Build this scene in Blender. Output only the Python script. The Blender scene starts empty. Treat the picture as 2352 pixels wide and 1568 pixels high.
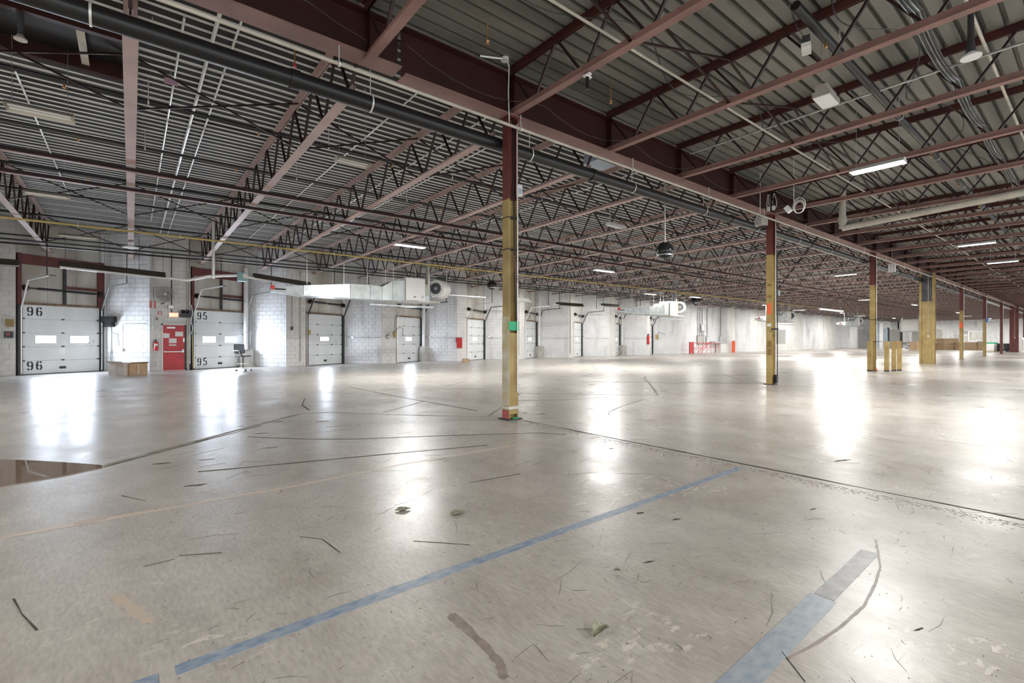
import bpy, math, random
from math import sin, cos, pi, radians, sqrt
from mathutils import Vector, Matrix
random.seed(7)
S = bpy.context.scene
COL = S.collection

# ------------------------------------------------------------------ camera
F_PX, YAW, HOR, EYE = 1093.36, radians(51.344), 780.39, 1.43
cd = bpy.data.cameras.new('camera'); cam = bpy.data.objects.new('camera', cd); COL.objects.link(cam)
cam.location = (0, 0, EYE); cam.rotation_euler = (radians(90), 0, YAW - radians(90))
cd.sensor_width = 36; cd.lens = 36 * F_PX / 2352; cd.shift_y = -(784 - HOR) / 2352
cd.clip_start = .05; cd.clip_end = 500
S.camera = cam
SY, CY = sin(YAW), cos(YAW)
def at(px, py, X=None, Y=None, Z=None):
    """world point seen at a photograph pixel, on a plane of constant X, Y or Z"""
    u = (px - 1176) / F_PX; w = (HOR - py) / F_PX
    rx, ry = SY * u + CY, -CY * u + SY
    d = X / rx if X is not None else Y / ry if Y is not None else (Z - EYE) / w
    return Vector((d * rx, d * ry, EYE + d * w))

# ------------------------------------------------------------------ world, exposure
W = bpy.data.worlds.new('world'); S.world = W; W.use_nodes = True
bg = W.node_tree.nodes['Background']; bg.inputs[0].default_value = (.86, .93, 1, 1); bg.inputs[1].default_value = 1.0
S.view_settings.view_transform = 'Standard'; S.view_settings.look = 'None'
S.view_settings.gamma = 1; S.view_settings.exposure = 1.08
S.view_settings.use_curve_mapping = False
S.cycles.max_bounces = 7; S.cycles.diffuse_bounces = 4; S.cycles.glossy_bounces = 3
S.cycles.sample_clamp_indirect = 6; S.cycles.use_adaptive_sampling = True; S.cycles.adaptive_threshold = .03

LAMPS = []   # every lit fixture: position, length direction, watts  (built with the lamps below)
def area(p, sx, sy, watts, rot=(0, 0, 0), color=(1, .985, .96)):
    l = bpy.data.lights.new('lamp_light', 'AREA'); l.shape = 'RECTANGLE'; l.size = sx; l.size_y = sy
    l.energy = watts; l.color = color
    o = bpy.data.objects.new('lamp_light', l); COL.objects.link(o); o.location = p; o.rotation_euler = rot
    return o

# ------------------------------------------------------------------ materials
def mat(name, col, rough=.6, metal=0, var=0, vscale=3, col2=None, bump=0, bscale=20, emit=0, coord='Object', stretch=(1, 1, 1), spec=.5):
    m = bpy.data.materials.new(name); m.use_nodes = True
    n = m.node_tree.nodes; L = m.node_tree.links; b = n['Principled BSDF']
    b.inputs['Base Color'].default_value = (*col, 1); b.inputs['Roughness'].default_value = rough
    b.inputs['Metallic'].default_value = metal; b.inputs['Specular IOR Level'].default_value = spec
    if emit:
        b.inputs['Emission Color'].default_value = (*col, 1); b.inputs['Emission Strength'].default_value = emit
    if var or bump:
        g = n.new('ShaderNodeNewGeometry'); mp = n.new('ShaderNodeMapping'); mp.inputs['Scale'].default_value = stretch
        L.new(g.outputs['Position'], mp.inputs['Vector'])
    if var:
        t = n.new('ShaderNodeTexNoise'); t.inputs['Scale'].default_value = vscale; t.inputs['Detail'].default_value = 6
        L.new(mp.outputs[0], t.inputs['Vector'])
        r = n.new('ShaderNodeValToRGB'); r.color_ramp.elements[0].position = .35; r.color_ramp.elements[1].position = .65
        c2 = col2 or tuple(c * (1 - var) for c in col)
        r.color_ramp.elements[0].color = (*c2, 1); r.color_ramp.elements[1].color = (*col, 1)
        L.new(t.outputs['Fac'], r.inputs[0]); L.new(r.outputs[0], b.inputs['Base Color'])
    if bump:
        t2 = n.new('ShaderNodeTexNoise'); t2.inputs['Scale'].default_value = bscale; t2.inputs['Detail'].default_value = 4
        L.new(mp.outputs[0], t2.inputs['Vector'])
        bp = n.new('ShaderNodeBump'); bp.inputs['Strength'].default_value = bump; bp.inputs['Distance'].default_value = .02
        L.new(t2.outputs['Fac'], bp.inputs['Height']); L.new(bp.outputs[0], b.inputs['Normal'])
    return m

M = {}
M['steel'] = mat('red_oxide_steel', (.075, .021, .018), .42, 0, .35, 2.5)
M['chord'] = mat('pale_red_steel', (.30, .165, .14), .5, 0, .3, 2)  # paler red for lower chords and flanges, floor bounce put into the colour
M['girder'] = mat('girder_red', (.045, .009, .006), .5, 0, .35, 1.5)
M['chordpale'] = mat('pale_pink_steel', (.52, .38, .35), .5, 0, .22, 2)  # paler pink than the chords of the nearer bay
M['rod'] = mat('dark_red_rod', (.028, .009, .008), .45, 0, .3, 4)
M['yellow'] = mat('safety_yellow', (.46, .34, .13), .5, 0, .5, 2.2, col2=(.34, .235, .085))
M['redpaint'] = mat('column_red', (.17, .045, .038), .45, 0, .3, 3)
M['black'] = mat('black_metal', (.012, .012, .012), .35)
M['darkgrey'] = mat('dark_grey', (.055, .055, .06), .5, 0, .3, 4)
M['galv'] = mat('galvanised', (.62, .65, .64), .32, .75, .3, 6, bump=.15, bscale=5)
M['duct'] = mat('duct_sheet_metal', (.66, .70, .69), .42, .45, .22, 3.5, bump=.25, bscale=2.2)
M['alum'] = mat('bright_conduit', (.80, .80, .78), .35, .35)
M['cream'] = mat('cream_pipe', (.60, .56, .47), .45, 0, .25, 3)
M['gasyellow'] = mat('yellow_pipe', (.62, .47, .16), .5, 0, .2, 4)
M['white'] = mat('white_enamel', (.80, .80, .78), .35, 0, .06, 3)
M['doorwhite'] = mat('dock_door_white', (.84, .86, .86), .38, 0, .10, 1.2, stretch=(1, 1, .5))
M['ink'] = mat('stencil_black', (.04, .045, .045), .6, 0, .5, 30)
M['glowpane'] = mat('daylit_pane', (.90, .95, 1), .3, emit=3.5)
M['tube'] = mat('lit_tube', (1, .98, .94), .4, emit=30)
M['tubeoff'] = mat('unlit_lens', (.80, .80, .80), .35)
M['tan'] = mat('tan_reflector', (.55, .52, .44), .5, 0, .1, 5)
M['brown'] = mat('brown_reflector', (.09, .072, .055), .4, .5, .3, 3)
M['card'] = mat('cardboard', (.50, .34, .20), .8, 0, .18, 6)
M['cardpale'] = mat('cardboard_pale', (.66, .57, .50), .8, 0, .18, 5)
M['red'] = mat('bright_red', (.62, .03, .03), .35)
M['reddoor'] = mat('red_door_paint', (.62, .055, .065), .4, 0, .22, 1.5)
M['orange'] = mat('orange_plastic', (.85, .15, .05), .5)
M['green'] = mat('green_tape', (.02, .42, .18), .4)
M['exit'] = mat('exit_sign_lit', (1, .16, .07), .4, emit=1.6)
M['exitl'] = mat('exit_letter', (1, .75, .55), .4, emit=3)
M['conc'] = mat('plain_concrete', (.52, .50, .46), .85, 0, .25, 3, bump=.3)
M['mirror'] = mat('dark_dome', (.02, .02, .022), .12, 0)
M['bluegrey'] = mat('blue_grey_paint', (.38, .46, .54), .5, 0, .15, 1)
M['mesh'] = mat('grey_mesh_fabric', (.16, .19, .22), .7)
M['greenbox'] = mat('teal_burner_box', (.20, .38, .37), .5)
M['blue'] = mat('blue_plastic', (.05, .15, .55), .4)
M['wood'] = mat('pallet_wood', (.55, .40, .24), .8, 0, .25, 8)
M['rooftop'] = mat('roof_slab', (.10, .10, .10), .9)
M['dirtywhite'] = mat('dirty_cream_panel', (.72, .70, .65), .6, 0, .35, 1.1, col2=(.44, .40, .34), stretch=(1, 1, .35))
M['brass'] = mat('brass', (.75, .42, .18), .3, .8)
M['fangrey'] = mat('fan_grey', (.45, .43, .38), .45, .3, .2, 8)
M['leaf'] = mat('dried_leaf', (.35, .35, .23), .7, 0, .4, 40)
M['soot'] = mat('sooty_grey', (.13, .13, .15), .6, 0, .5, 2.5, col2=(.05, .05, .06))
M['brown2'] = mat('water_stained_wood', (.30, .20, .13), .8, 0, .5, 5)

def deck_mat():
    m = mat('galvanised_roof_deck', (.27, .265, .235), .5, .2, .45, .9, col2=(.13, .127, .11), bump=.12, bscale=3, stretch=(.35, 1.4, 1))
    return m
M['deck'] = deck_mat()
M['deckshade'] = mat('shaded_deck_underside', (.024, .023, .019), .8, .0, .4, 1.2, col2=(.011, .010, .009), stretch=(.35, 1.4, 1))  # shade on the dock-bay pan undersides painted into the colour
M['decklit'] = mat('lit_deck_flute', (.90, .90, .89), .5, .1)  # light caught by the flute sides painted into the colour

def block_mat(name, col):
    m = mat(name, col, .55, 0, .10, 1.3, bump=.35, bscale=30)
    n = m.node_tree.nodes; L = m.node_tree.links; b = n['Principled BSDF']
    src = b.inputs['Base Color'].links[0].from_socket
    g = n.new('ShaderNodeNewGeometry'); mp = n.new('ShaderNodeMapping'); mp.inputs['Scale'].default_value = (1.6, 1.6, .35)
    L.new(g.outputs['Position'], mp.inputs[0])
    t = n.new('ShaderNodeTexNoise'); t.inputs['Scale'].default_value = 1.1; t.inputs['Detail'].default_value = 8
    L.new(mp.outputs[0], t.inputs['Vector'])
    r = n.new('ShaderNodeValToRGB'); r.color_ramp.elements[0].position = .30; r.color_ramp.elements[1].position = .48
    r.color_ramp.elements[0].color = (.55, .55, .56, 1); r.color_ramp.elements[1].color = (1, 1, 1, 1)
    L.new(t.outputs['Fac'], r.inputs[0])
    x = n.new('ShaderNodeMix'); x.data_type = 'RGBA'; x.blend_type = 'MULTIPLY'; x.inputs[0].default_value = .55
    L.new(src, x.inputs[6]); L.new(r.outputs[0], x.inputs[7]); L.new(x.outputs[2], b.inputs['Base Color'])
    return m
M['block'] = block_mat('painted_block', (.86, .86, .86))
M['blockcream'] = block_mat('cream_painted_block', (.82, .80, .765))

def floor_mat():
    m = bpy.data.materials.new('worn_coated_concrete'); m.use_nodes = True
    n = m.node_tree.nodes; L = m.node_tree.links; b = n['Principled BSDF']
    g = n.new('ShaderNodeNewGeometry')
    def noise(scale, detail=5, st=(1, 1, 1), rot=0, rough=.55, dist=0):
        mp = n.new('ShaderNodeMapping'); mp.inputs['Scale'].default_value = st; mp.inputs['Rotation'].default_value = (0, 0, rot)
        L.new(g.outputs['Position'], mp.inputs[0])
        t = n.new('ShaderNodeTexNoise'); t.inputs['Scale'].default_value = scale; t.inputs['Detail'].default_value = detail
        t.inputs['Roughness'].default_value = rough; t.inputs['Distortion'].default_value = dist
        L.new(mp.outputs[0], t.inputs['Vector']); return t.outputs['Fac']
    def ramp(s, p0, c0, p1, c1):
        r = n.new('ShaderNodeValToRGB'); e = r.color_ramp.elements
        e[0].position = p0; e[1].position = p1; e[0].color = (*c0, 1); e[1].color = (*c1, 1)
        L.new(s, r.inputs[0]); return r.outputs[0]
    def mix(f, a, c, kind='MIX'):
        x = n.new('ShaderNodeMix'); x.data_type = 'RGBA'; x.blend_type = kind
        if isinstance(f, float): x.inputs[0].default_value = f
        else: L.new(f, x.inputs[0])
        for i, v in ((6, a), (7, c)):
            if isinstance(v, tuple): x.inputs[i].default_value = (*v, 1)
            else: L.new(v, x.inputs[i])
        return x.outputs[2]
    base = ramp(noise(.35, 5, dist=.4), .36, (.425, .38, .335), .65, (.545, .52, .48))
    base = mix(ramp(noise(3.2, 8), .35, (0, 0, 0), .7, (.55,) * 3), base, (.56, .53, .47))
    fine = ramp(noise(55, 6, (1, .25, 1), .9), .35, (.84, .83, .82), .62, (1.05, 1.05, 1.05))
    base = mix(1.0, base, fine, 'MULTIPLY')
    # chipped pale coating flakes in patches
    patch = ramp(noise(.55, 3), .54, (0, 0, 0), .62, (1, 1, 1))
    chip = ramp(noise(9, 7, (1, 1.8, 1), .3, .6), .575, (0, 0, 0), .60, (1, 1, 1))
    base = mix(mix(1.0, patch, chip, 'MULTIPLY'), base, (.66, .62, .54))
    # brown grime patches
    gr = ramp(noise(.9, 7, (1, 1, 1), 1.2, .65), .60, (0, 0, 0), .74, (.55,) * 3)
    base = mix(gr, base, (.27, .225, .18))
    # scratches and scuffs : stretched noises in three directions
    scr = None
    for sc, st, ro, th, am in ((70, (.10, 1, 1), .35, .685, .6), (85, (.08, 1, 1), 1.25, .70, .6), (60, (.12, 1, 1), -.5, .70, .55), (38, (.06, 1, 1), .75, .715, .6), (110, (.15, 1, 1), .1, .69, .4)):
        s_ = ramp(noise(sc, 2, st, ro, .4), th, (0, 0, 0), th + .025, (am,) * 3)
        scr = s_ if scr is None else mix(1.0, scr, s_, 'LIGHTEN')
    clus = ramp(noise(1.7, 5, (1, 1, 1), .5), .47, (0, 0, 0), .60, (1, 1, 1))
    scr = mix(1.0, scr, clus, 'MULTIPLY')
    base = mix(scr, base, (.17, .15, .125))
    base = mix(1.0, base, ramp(noise(2.2, 9, (1, .5, 1), .3, .7), .33, (.80, .79, .78), .62, (1.05,) * 3), 'MULTIPLY')
    # little dark specks
    v = n.new('ShaderNodeTexVoronoi'); v.inputs['Scale'].default_value = 7.5; L.new(g.outputs['Position'], v.inputs['Vector'])
    sp = ramp(v.outputs['Distance'], .035, (.85,) * 3, .06, (0, 0, 0))
    sm = ramp(noise(1.3, 4), .45, (0, 0, 0), .6, (1, 1, 1))
    base = mix(mix(1.0, sp, sm, 'MULTIPLY'), base, (.06, .055, .045))
    L.new(base, b.inputs['Base Color'])
    ro = ramp(noise(1.1, 6), .3, (.25,) * 3, .7, (.40,) * 3)
    L.new(ro, b.inputs['Roughness']); b.inputs['Specular IOR Level'].default_value = .62
    bp = n.new('ShaderNodeBump'); bp.inputs['Strength'].default_value = .16; bp.inputs['Distance'].default_value = .01
    h = mix(.5, noise(14, 6), noise(2.2, 3))
    L.new(h, bp.inputs['Height']); L.new(bp.outputs[0], b.inputs['Normal'])
    return m
M['floor'] = floor_mat()
def tape_mat(name, col, wear):
    m = mat(name, col, .4, 0, .6, 14, col2=wear, stretch=(1, 2, 1)); return m
M['tapeblue'] = tape_mat('worn_blue_tape', (.18, .245, .34), (.34, .385, .43))
M['tapegrey'] = tape_mat('worn_grey_blue_tape', (.25, .31, .37), (.37, .40, .42))
M['tapered'] = tape_mat('worn_tan_line', (.62, .47, .36), (.56, .50, .42))
M['tapedirty'] = mat('dirty_grey_tape', (.31, .31, .315), .4, 0, .5, 12, col2=(.20, .195, .19))
M['crack'] = mat('dirty_joint', (.085, .078, .06), .9, 0, .6, 9, col2=(.035, .03, .022))
M['jointfill'] = mat('joint_filler', (.33, .32, .25), .8, 0, .5, 6, col2=(.16, .155, .11))
M['water'] = mat('puddle_water', (.24, .18, .14), .03, spec=.8)
M['stain'] = mat('brown_floor_stain', (.31, .265, .23), .45, 0, .45, 14, col2=(.22, .18, .15))
M['rust'] = mat('rust_mark', (.54, .42, .32), .6, 0, .5, 25, col2=(.48, .43, .37))

# ------------------------------------------------------------------ mesh helpers
class MB:
    def __init__(s): s.v = []; s.f = []
    def add(s, vs, fs):
        k = len(s.v); s.v += [tuple(p) for p in vs]; s.f += [tuple(i + k for i in f) for f in fs]; return s
    def bx(s, x0, x1, y0, y1, z0, z1):
        return s.add([(x0, y0, z0), (x1, y0, z0), (x1, y1, z0), (x0, y1, z0), (x0, y0, z1), (x1, y0, z1), (x1, y1, z1), (x0, y1, z1)],
                     [(0, 3, 2, 1), (4, 5, 6, 7), (0, 1, 5, 4), (1, 2, 6, 5), (2, 3, 7, 6), (3, 0, 4, 7)])
    def frame(s, o, e, n, a0, a1, b0, b1, z0, z1):
        """box in a frame: a along e, b along n (horizontal vectors), z up"""
        P = [o + e * a + n * b + Vector((0, 0, z)) for z in (z0, z1) for a, b in ((a0, b0), (a1, b0), (a1, b1), (a0, b1))]
        return s.add(P, [(0, 3, 2, 1), (4, 5, 6, 7), (0, 1, 5, 4), (1, 2, 6, 5), (2, 3, 7, 6), (3, 0, 4, 7)])
    def bar(s, p, q, w, h=None, up=(0, 0, 1)):
        p = Vector(p); q = Vector(q); h = h or w; d = (q - p).normalized(); u = Vector(up)
        if abs(d.dot(u)) > .98: u = Vector((1, 0, 0))
        r = d.cross(u).normalized() * w / 2; u = r.cross(d).normalized() * h / 2
        P = [c + a * r + b * u for c in (p, q) for a, b in ((-1, -1), (1, -1), (1, 1), (-1, 1))]
        return s.add(P, [(0, 3, 2, 1), (4, 5, 6, 7), (0, 1, 5, 4), (1, 2, 6, 5), (2, 3, 7, 6), (3, 0, 4, 7)])
    def cyl(s, p, q, r, n=10, r2=None, caps=True):
        p = Vector(p); q = Vector(q); r2 = r if r2 is None else r2; d = (q - p).normalized()
        u = Vector((0, 0, 1)) if abs(d.z) < .9 else Vector((1, 0, 0)); a = d.cross(u).normalized(); b = d.cross(a)
        P = [c + (a * cos(2 * pi * i / n) + b * sin(2 * pi * i / n)) * rr for c, rr in ((p, r), (q, r2)) for i in range(n)]
        fs = [(i, i + n, (i + 1) % n + n, (i + 1) % n) for i in range(n)]
        if caps: fs += [tuple(range(n)), tuple(range(2 * n - 1, n - 1, -1))]
        return s.add(P, fs)
    def tube(s, pts, r, n=7):
        pts = [Vector(p) for p in pts]; rings = []
        a = None
        for i, p in enumerate(pts):
            d = ((pts[i] - pts[i - 1]).normalized() if i else Vector((0, 0, 0))) + ((pts[i + 1] - pts[i]).normalized() if i < len(pts) - 1 else Vector((0, 0, 0)))
            d.normalize()
            if a is None:
                u = Vector((0, 0, 1)) if abs(d.z) < .9 else Vector((1, 0, 0)); a = d.cross(u).normalized()
            else: a = (a - d * a.dot(d)).normalized()
            b = d.cross(a); rings.append([p + (a * cos(2 * pi * j / n) + b * sin(2 * pi * j / n)) * r for j in range(n)])
        P = [x for rg in rings for x in rg]; fs = []
        for i in range(len(pts) - 1):
            fs += [(i * n + j, (i + 1) * n + j, (i + 1) * n + (j + 1) % n, i * n + (j + 1) % n) for j in range(n)]
        fs += [tuple(range(n)), tuple(range(len(P) - 1, len(P) - n - 1, -1))]
        return s.add(P, fs)
    def lathe(s, prof, o=(0, 0, 0), n=16, axis=None):
        """profile of (radius, height) about an axis"""
        o = Vector(o); ax = Vector(axis or (0, 0, 1)).normalized()
        u = Vector((0, 0, 1)) if abs(ax.z) < .9 else Vector((1, 0, 0)); a = ax.cross(u).normalized(); b = ax.cross(a)
        P = [o + ax * h + (a * cos(2 * pi * j / n) + b * sin(2 * pi * j / n)) * max(r, 1e-4) for r, h in prof for j in range(n)]
        fs = [(i * n + j, i * n + (j + 1) % n, (i + 1) * n + (j + 1) % n, (i + 1) * n + j) for i in range(len(prof) - 1) for j in range(n)]
        return s.add(P, fs)
    def prism(s, poly, z0, z1):
        k = len(poly)
        return s.add([(x, y, z0) for x, y in poly] + [(x, y, z1) for x, y in poly],
                     [tuple(range(k - 1, -1, -1)), tuple(range(k, 2 * k))] + [(i, (i + 1) % k, (i + 1) % k + k, i + k) for i in range(k)])
    def mesh(s, name, m):
        me = bpy.data.meshes.new(name); me.from_pydata(s.v, [], s.f); me.materials.append(M[m] if isinstance(m, str) else m)
        me.polygons.foreach_set('use_smooth', [True] * len(me.polygons)); me.update()
        me.set_sharp_from_angle(angle=radians(38))
        return me
    def build(s, name, m, parent=None, label=None, kind=None):
        return put(name, s.mesh(name, m), parent, label, kind)

def put(name, me, parent=None, label=None, kind=None, loc=None):
    o = bpy.data.objects.new(name, me); COL.objects.link(o)
    if parent is not None: o.parent = parent
    if label: o['label'] = label
    if kind: o['kind'] = kind
    if loc is not None: o.location = loc
    return o
def thing(name, label, cat, loc=(0, 0, 0), rz=0, group=None, kind=None):
    o = bpy.data.objects.new(name, None); COL.objects.link(o); o.location = loc; o.rotation_euler = (0, 0, rz)
    o.empty_display_size = .1
    return tag(o, label, cat, group, kind)
def tag(o, label=None, cat=None, group=None, kind=None):
    if label: o['label'] = label
    if cat: o['category'] = cat
    if group: o['group'] = group
    if kind: o['kind'] = kind
    return o
V = Vector
ORD = ['first', 'second', 'third', 'fourth', 'fifth', 'sixth', 'seventh', 'eighth', 'ninth', 'tenth', 'eleventh', 'twelfth', 'thirteenth', 'fourteenth', 'fifteenth', 'sixteenth']

# ------------------------------------------------------------------ main dimensions
X0C, BAY, YC = 5.358, 10.672, 6.747       # column line
JSP = BAY / 4; XJ = 2.66                  # joist spacing
DECK = 6.30
XMIN, XMAX, YMIN, YW = -9.0, 125.0, -11.0, 27.3
YOUT = 29.3

# ------------------------------------------------------------------ floor
fl = MB().bx(XMIN, XMAX + 1, YMIN, YOUT, -.2, 0).build('floor', 'floor'); tag(fl, 'worn beige concrete warehouse floor with scuffs and glossy reflections', 'floor', kind='structure')
def ribbon(pts, w, z0, z1, jag=0, sub=.25, ends=True):
    """a thin strip following floor points; uneven edges"""
    P = [Vector((p[0], p[1], 0)) for p in pts]; out = []
    for a, b in zip(P, P[1:]):
        k = max(1, int((b - a).length / sub))
        out += [a.lerp(b, i / k) for i in range(k)]
    out.append(P[-1]); vs = []; fs = []; wv = 0.; jv = 0.
    for i, p in enumerate(out):
        d = (out[min(i + 1, len(out) - 1)] - out[max(i - 1, 0)]).normalized(); nrm = Vector((-d.y, d.x, 0))
        wv = .7 * wv + .3 * random.uniform(-1.2, 1.3); jv = .6 * jv + .4 * random.uniform(-1.5, 1.5)
        jo = jv * jag; ww = w / 2 * (1 + wv * min(1, jag / w * 4))
        if i in (0, len(out) - 1) and jag > .0045: ww *= .3
        for sgn in (1, -1):
            q = p + nrm * (jo + sgn * ww)
            vs += [(q.x, q.y, z0), (q.x, q.y, z1)]
    for i in range(len(out) - 1):
        k = 4 * i; fs += [(k + 1, k + 3, k + 7, k + 5), (k, k + 1, k + 5, k + 4), (k + 2, k + 6, k + 7, k + 3)]
    fs += [(0, 2, 3, 1), (len(vs) - 4, len(vs) - 3, len(vs) - 1, len(vs) - 2)]
    mb = MB(); mb.add(vs, fs); return mb
def fp(*pix): return [at(x, y, Z=0)[:2] for x, y in pix]
# column-line expansion joint, running from the first column towards the camera side
ribbon([(5.44, 6.5), (5.47, 5), (5.5, 3.2), (5.52, 1.5), (5.55, .3), (5.56, -6)], .035, -.01, .002, .01, .12).build('expansion_joint', 'crack', fl, 'dark gritty expansion joint running from the first column to the right edge')
grit = MB(); rg_ = random.Random(4)
for q in range(1500):
    x = 5.42 - abs(rg_.gauss(0, .10)) - .01; y = rg_.uniform(-.6, 6.2); r_ = rg_.uniform(.002, .008); a0_ = rg_.uniform(0, 3)
    grit.prism([(x + r_ * rg_.uniform(.5, 1.6) * cos(a + a0_), y + 2 * r_ * rg_.uniform(.5, 1.4) * sin(a + a0_)) for a in (0, 1.4, 2.6, 4.4)], -.005, .0014)
grit.build('joint_grit', 'stain', fl, 'band of brown grit scattered beside the expansion joint', 'stuff')
J = [(((235, 1070), (450, 1013), (620, 968), (690, 950)), .07, 'jointfill', 'wide filled saw cut running from the puddle'),
     (((240, 1072), (440, 1019), (600, 977)), .02, 'crack', None),
     (((690, 950), (760, 947), (900, 952), (1120, 957)), .045, 'jointfill', 'filled joint running to the first column'),
     (((1120, 957), (1160, 930), (1195, 903)), .05, 'jointfill', None), (((1195, 903), (1350, 905), (1512, 908)), .045, 'jointfill', None),
     (((1512, 908), (1490, 878), (1478, 868), (1484, 863)), .06, 'jointfill', None), (((710, 942), (694, 930), (700, 916)), .03, 'crack', None),
     (((570, 1003), (700, 1008), (820, 1008), (1000, 1001), (1240, 994), (1300, 998)), .022, 'crack', 'thin wandering crack in front of the first column'),
     (((455, 1083), (600, 1070), (800, 1051), (950, 1037), (1120, 1022)), .022, 'crack', 'straight dark crack across the middle floor'),
     (((800, 888), (900, 908), (1000, 926), (1095, 943)), .03, 'crack', None), (((880, 947), (950, 928), (975, 921)), .02, 'crack', None),
     (((1480, 917), (1430, 932), (1400, 945), (1398, 953)), .02, 'crack', None), (((1190, 920), (1300, 918), (1400, 912)), .018, 'crack', None),
     (((870, 895), (970, 891), (1110, 893)), .025, 'crack', None), (((1020, 888), (1070, 875)), .02, 'crack', None),
     (((1663, 860), (1700, 872), (1760, 880)), .05, 'jointfill', None), (((1663, 862), (1870, 861)), .02, 'crack', None),
     (((1560, 878), (1760, 881)), .03, 'crack', None), (((1330, 875), (1500, 878), (1560, 880)), .03, 'crack', None),
     (((1080, 1108), (1195, 1088)), .008, 'crack', None), (((950, 1242), (1080, 1251)), .004, 'crack', None),
     (((410, 1276), (510, 1269)), .005, 'crack', None), (((330, 1301), (400, 1284)), .004, 'crack', None), (((30, 1375), (50, 1410), (85, 1447)), .008, 'crack', None),
     (((690, 1232), (740, 1238), (780, 1268)), .006, 'crack', None), (((280, 1138), (335, 1150)), .008, 'crack', None), (((1795, 1496), (1850, 1566)), .006, 'crack', None)]
for pix, w, m, lb in J: ribbon(fp(*pix), w, -.01, .0022, w * .15 if w > .01 else .002, .1).build('floor_joint' if m == 'jointfill' else 'crack', m, fl, lb)
# curved grey tyre mark, right foreground
ribbon(fp((2012, 1240), (2022, 1300), (2010, 1340), (1985, 1390), (1930, 1440), (1870, 1480), (1810, 1512)), .013, -.01, .0015, .002, .03).build('tyre_mark', 'stain', fl, 'curved brown tyre mark beside the right tape line')
# floor tape
def tape(x0, x1, y, w, m, lb): return ribbon([(x0, y), (x1, y)], w, -.01, .0018, .004, .12).build('floor_tape', m, fl, lb)
ribbon([(-1.2, 2.49), (.09, 2.505)], .075, -.01, .002, .004, .08).build('floor_tape', 'tapeblue', fl, 'short torn end of blue tape at the bottom edge')
ribbon([(.15, 2.515), (1.2, 2.54), (2.9, 2.55), (4.9, 2.56), (5.3, 2.56)], .078, -.01, .002, .003, .1).build('floor_tape', 'tapeblue', fl, 'long worn blue tape line crossing the floor')
ribbon([(1.2, .955), (2.0, .96), (3.0, .985)], .125, -.01, .002, .001, .1).build('floor_tape', 'tapegrey', fl, 'wide blue-grey tape line at lower right')
ribbon([(3.01, .985), (3.45, .99), (3.9, 1.0)], .10, -.01, .002, .002, .1).build('floor_tape', 'tapedirty', fl, 'dirty peeling end of the lower right tape line')
ribbon(fp((0, 1235), (230, 1193), (450, 1155), (680, 1115), (900, 1070), (1300, 1002)), .055, -.01, .0012, .01, .15).build('floor_tape', 'tapered', fl, 'faded tan line left on the floor behind the blue tape')
def blob(cx, cy, rx, ry, m, name, lb=None, z=.0015, k=18, rot=0, jag=.3):
    P = []
    for i in range(k):
        t = 2 * pi * i / k; r = 1 + random.uniform(-jag, jag); x, y = cos(t) * rx * r, sin(t) * ry * r
        P.append((cx + x * cos(rot) - y * sin(rot), cy + x * sin(rot) + y * cos(rot)))
    return MB().prism(P, -.01, z).build(name, m, fl, lb)
p = at(1060, 1470, Z=0); ribbon(fp((1035, 1410), (1085, 1455), (1120, 1490), (1150, 1525), (1158, 1560)), .045, -.01, .0014, .006, .015).build('floor_stain', 'stain', fl, 'long brown stain at the bottom centre')
blob(*at(210, 1196, Z=0)[:2], .10, .05, 'rust', 'rust_mark', 'small orange rust patch on the left floor')
ribbon(fp((262, 1365), (310, 1400), (345, 1428)), .05, -.01, .0013, .007, .02).build('rust_mark', 'rust', fl, 'faint orange tyre smear at lower left')
for px, py, a, b in ((372, 1064, .09, .03), (452, 1114, .10, .03), (475, 1055, .10, .015), (635, 968, .14, .03), (740, 967, .14, .03), (620, 1028, .10, .02), (570, 957, .08, .02), (1245, 950, .14, .03), (1205, 948, .06, .03), (1470, 1178, .05, .02), (1555, 1192, .04, .02), (1868, 1169, .04, .012), (600, 995, .12, .02), (1935, 1057, .16, .02), (2110, 1445, .035, .006), (1490, 1290, .05, .01), (1405, 1030, .05, .02)):
    blob(*at(px, py, Z=0)[:2], a * .8, b * .8, 'crack', 'gouge', rot=-.3, jag=.45)
pud = MB().prism([(-6, 9.2), (-2.2, 8.9)] + fp((0, 1055), (60, 1057), (120, 1060), (180, 1064), (232, 1068), (236, 1074), (205, 1080), (140, 1094), (80, 1104), (0, 1118)) + [(-2.0, 7.4), (-6, 7.6)], -.005, .004).build('puddle', 'water')
tag(pud, 'shallow brown water puddle on the floor at the left edge', 'puddle')
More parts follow.
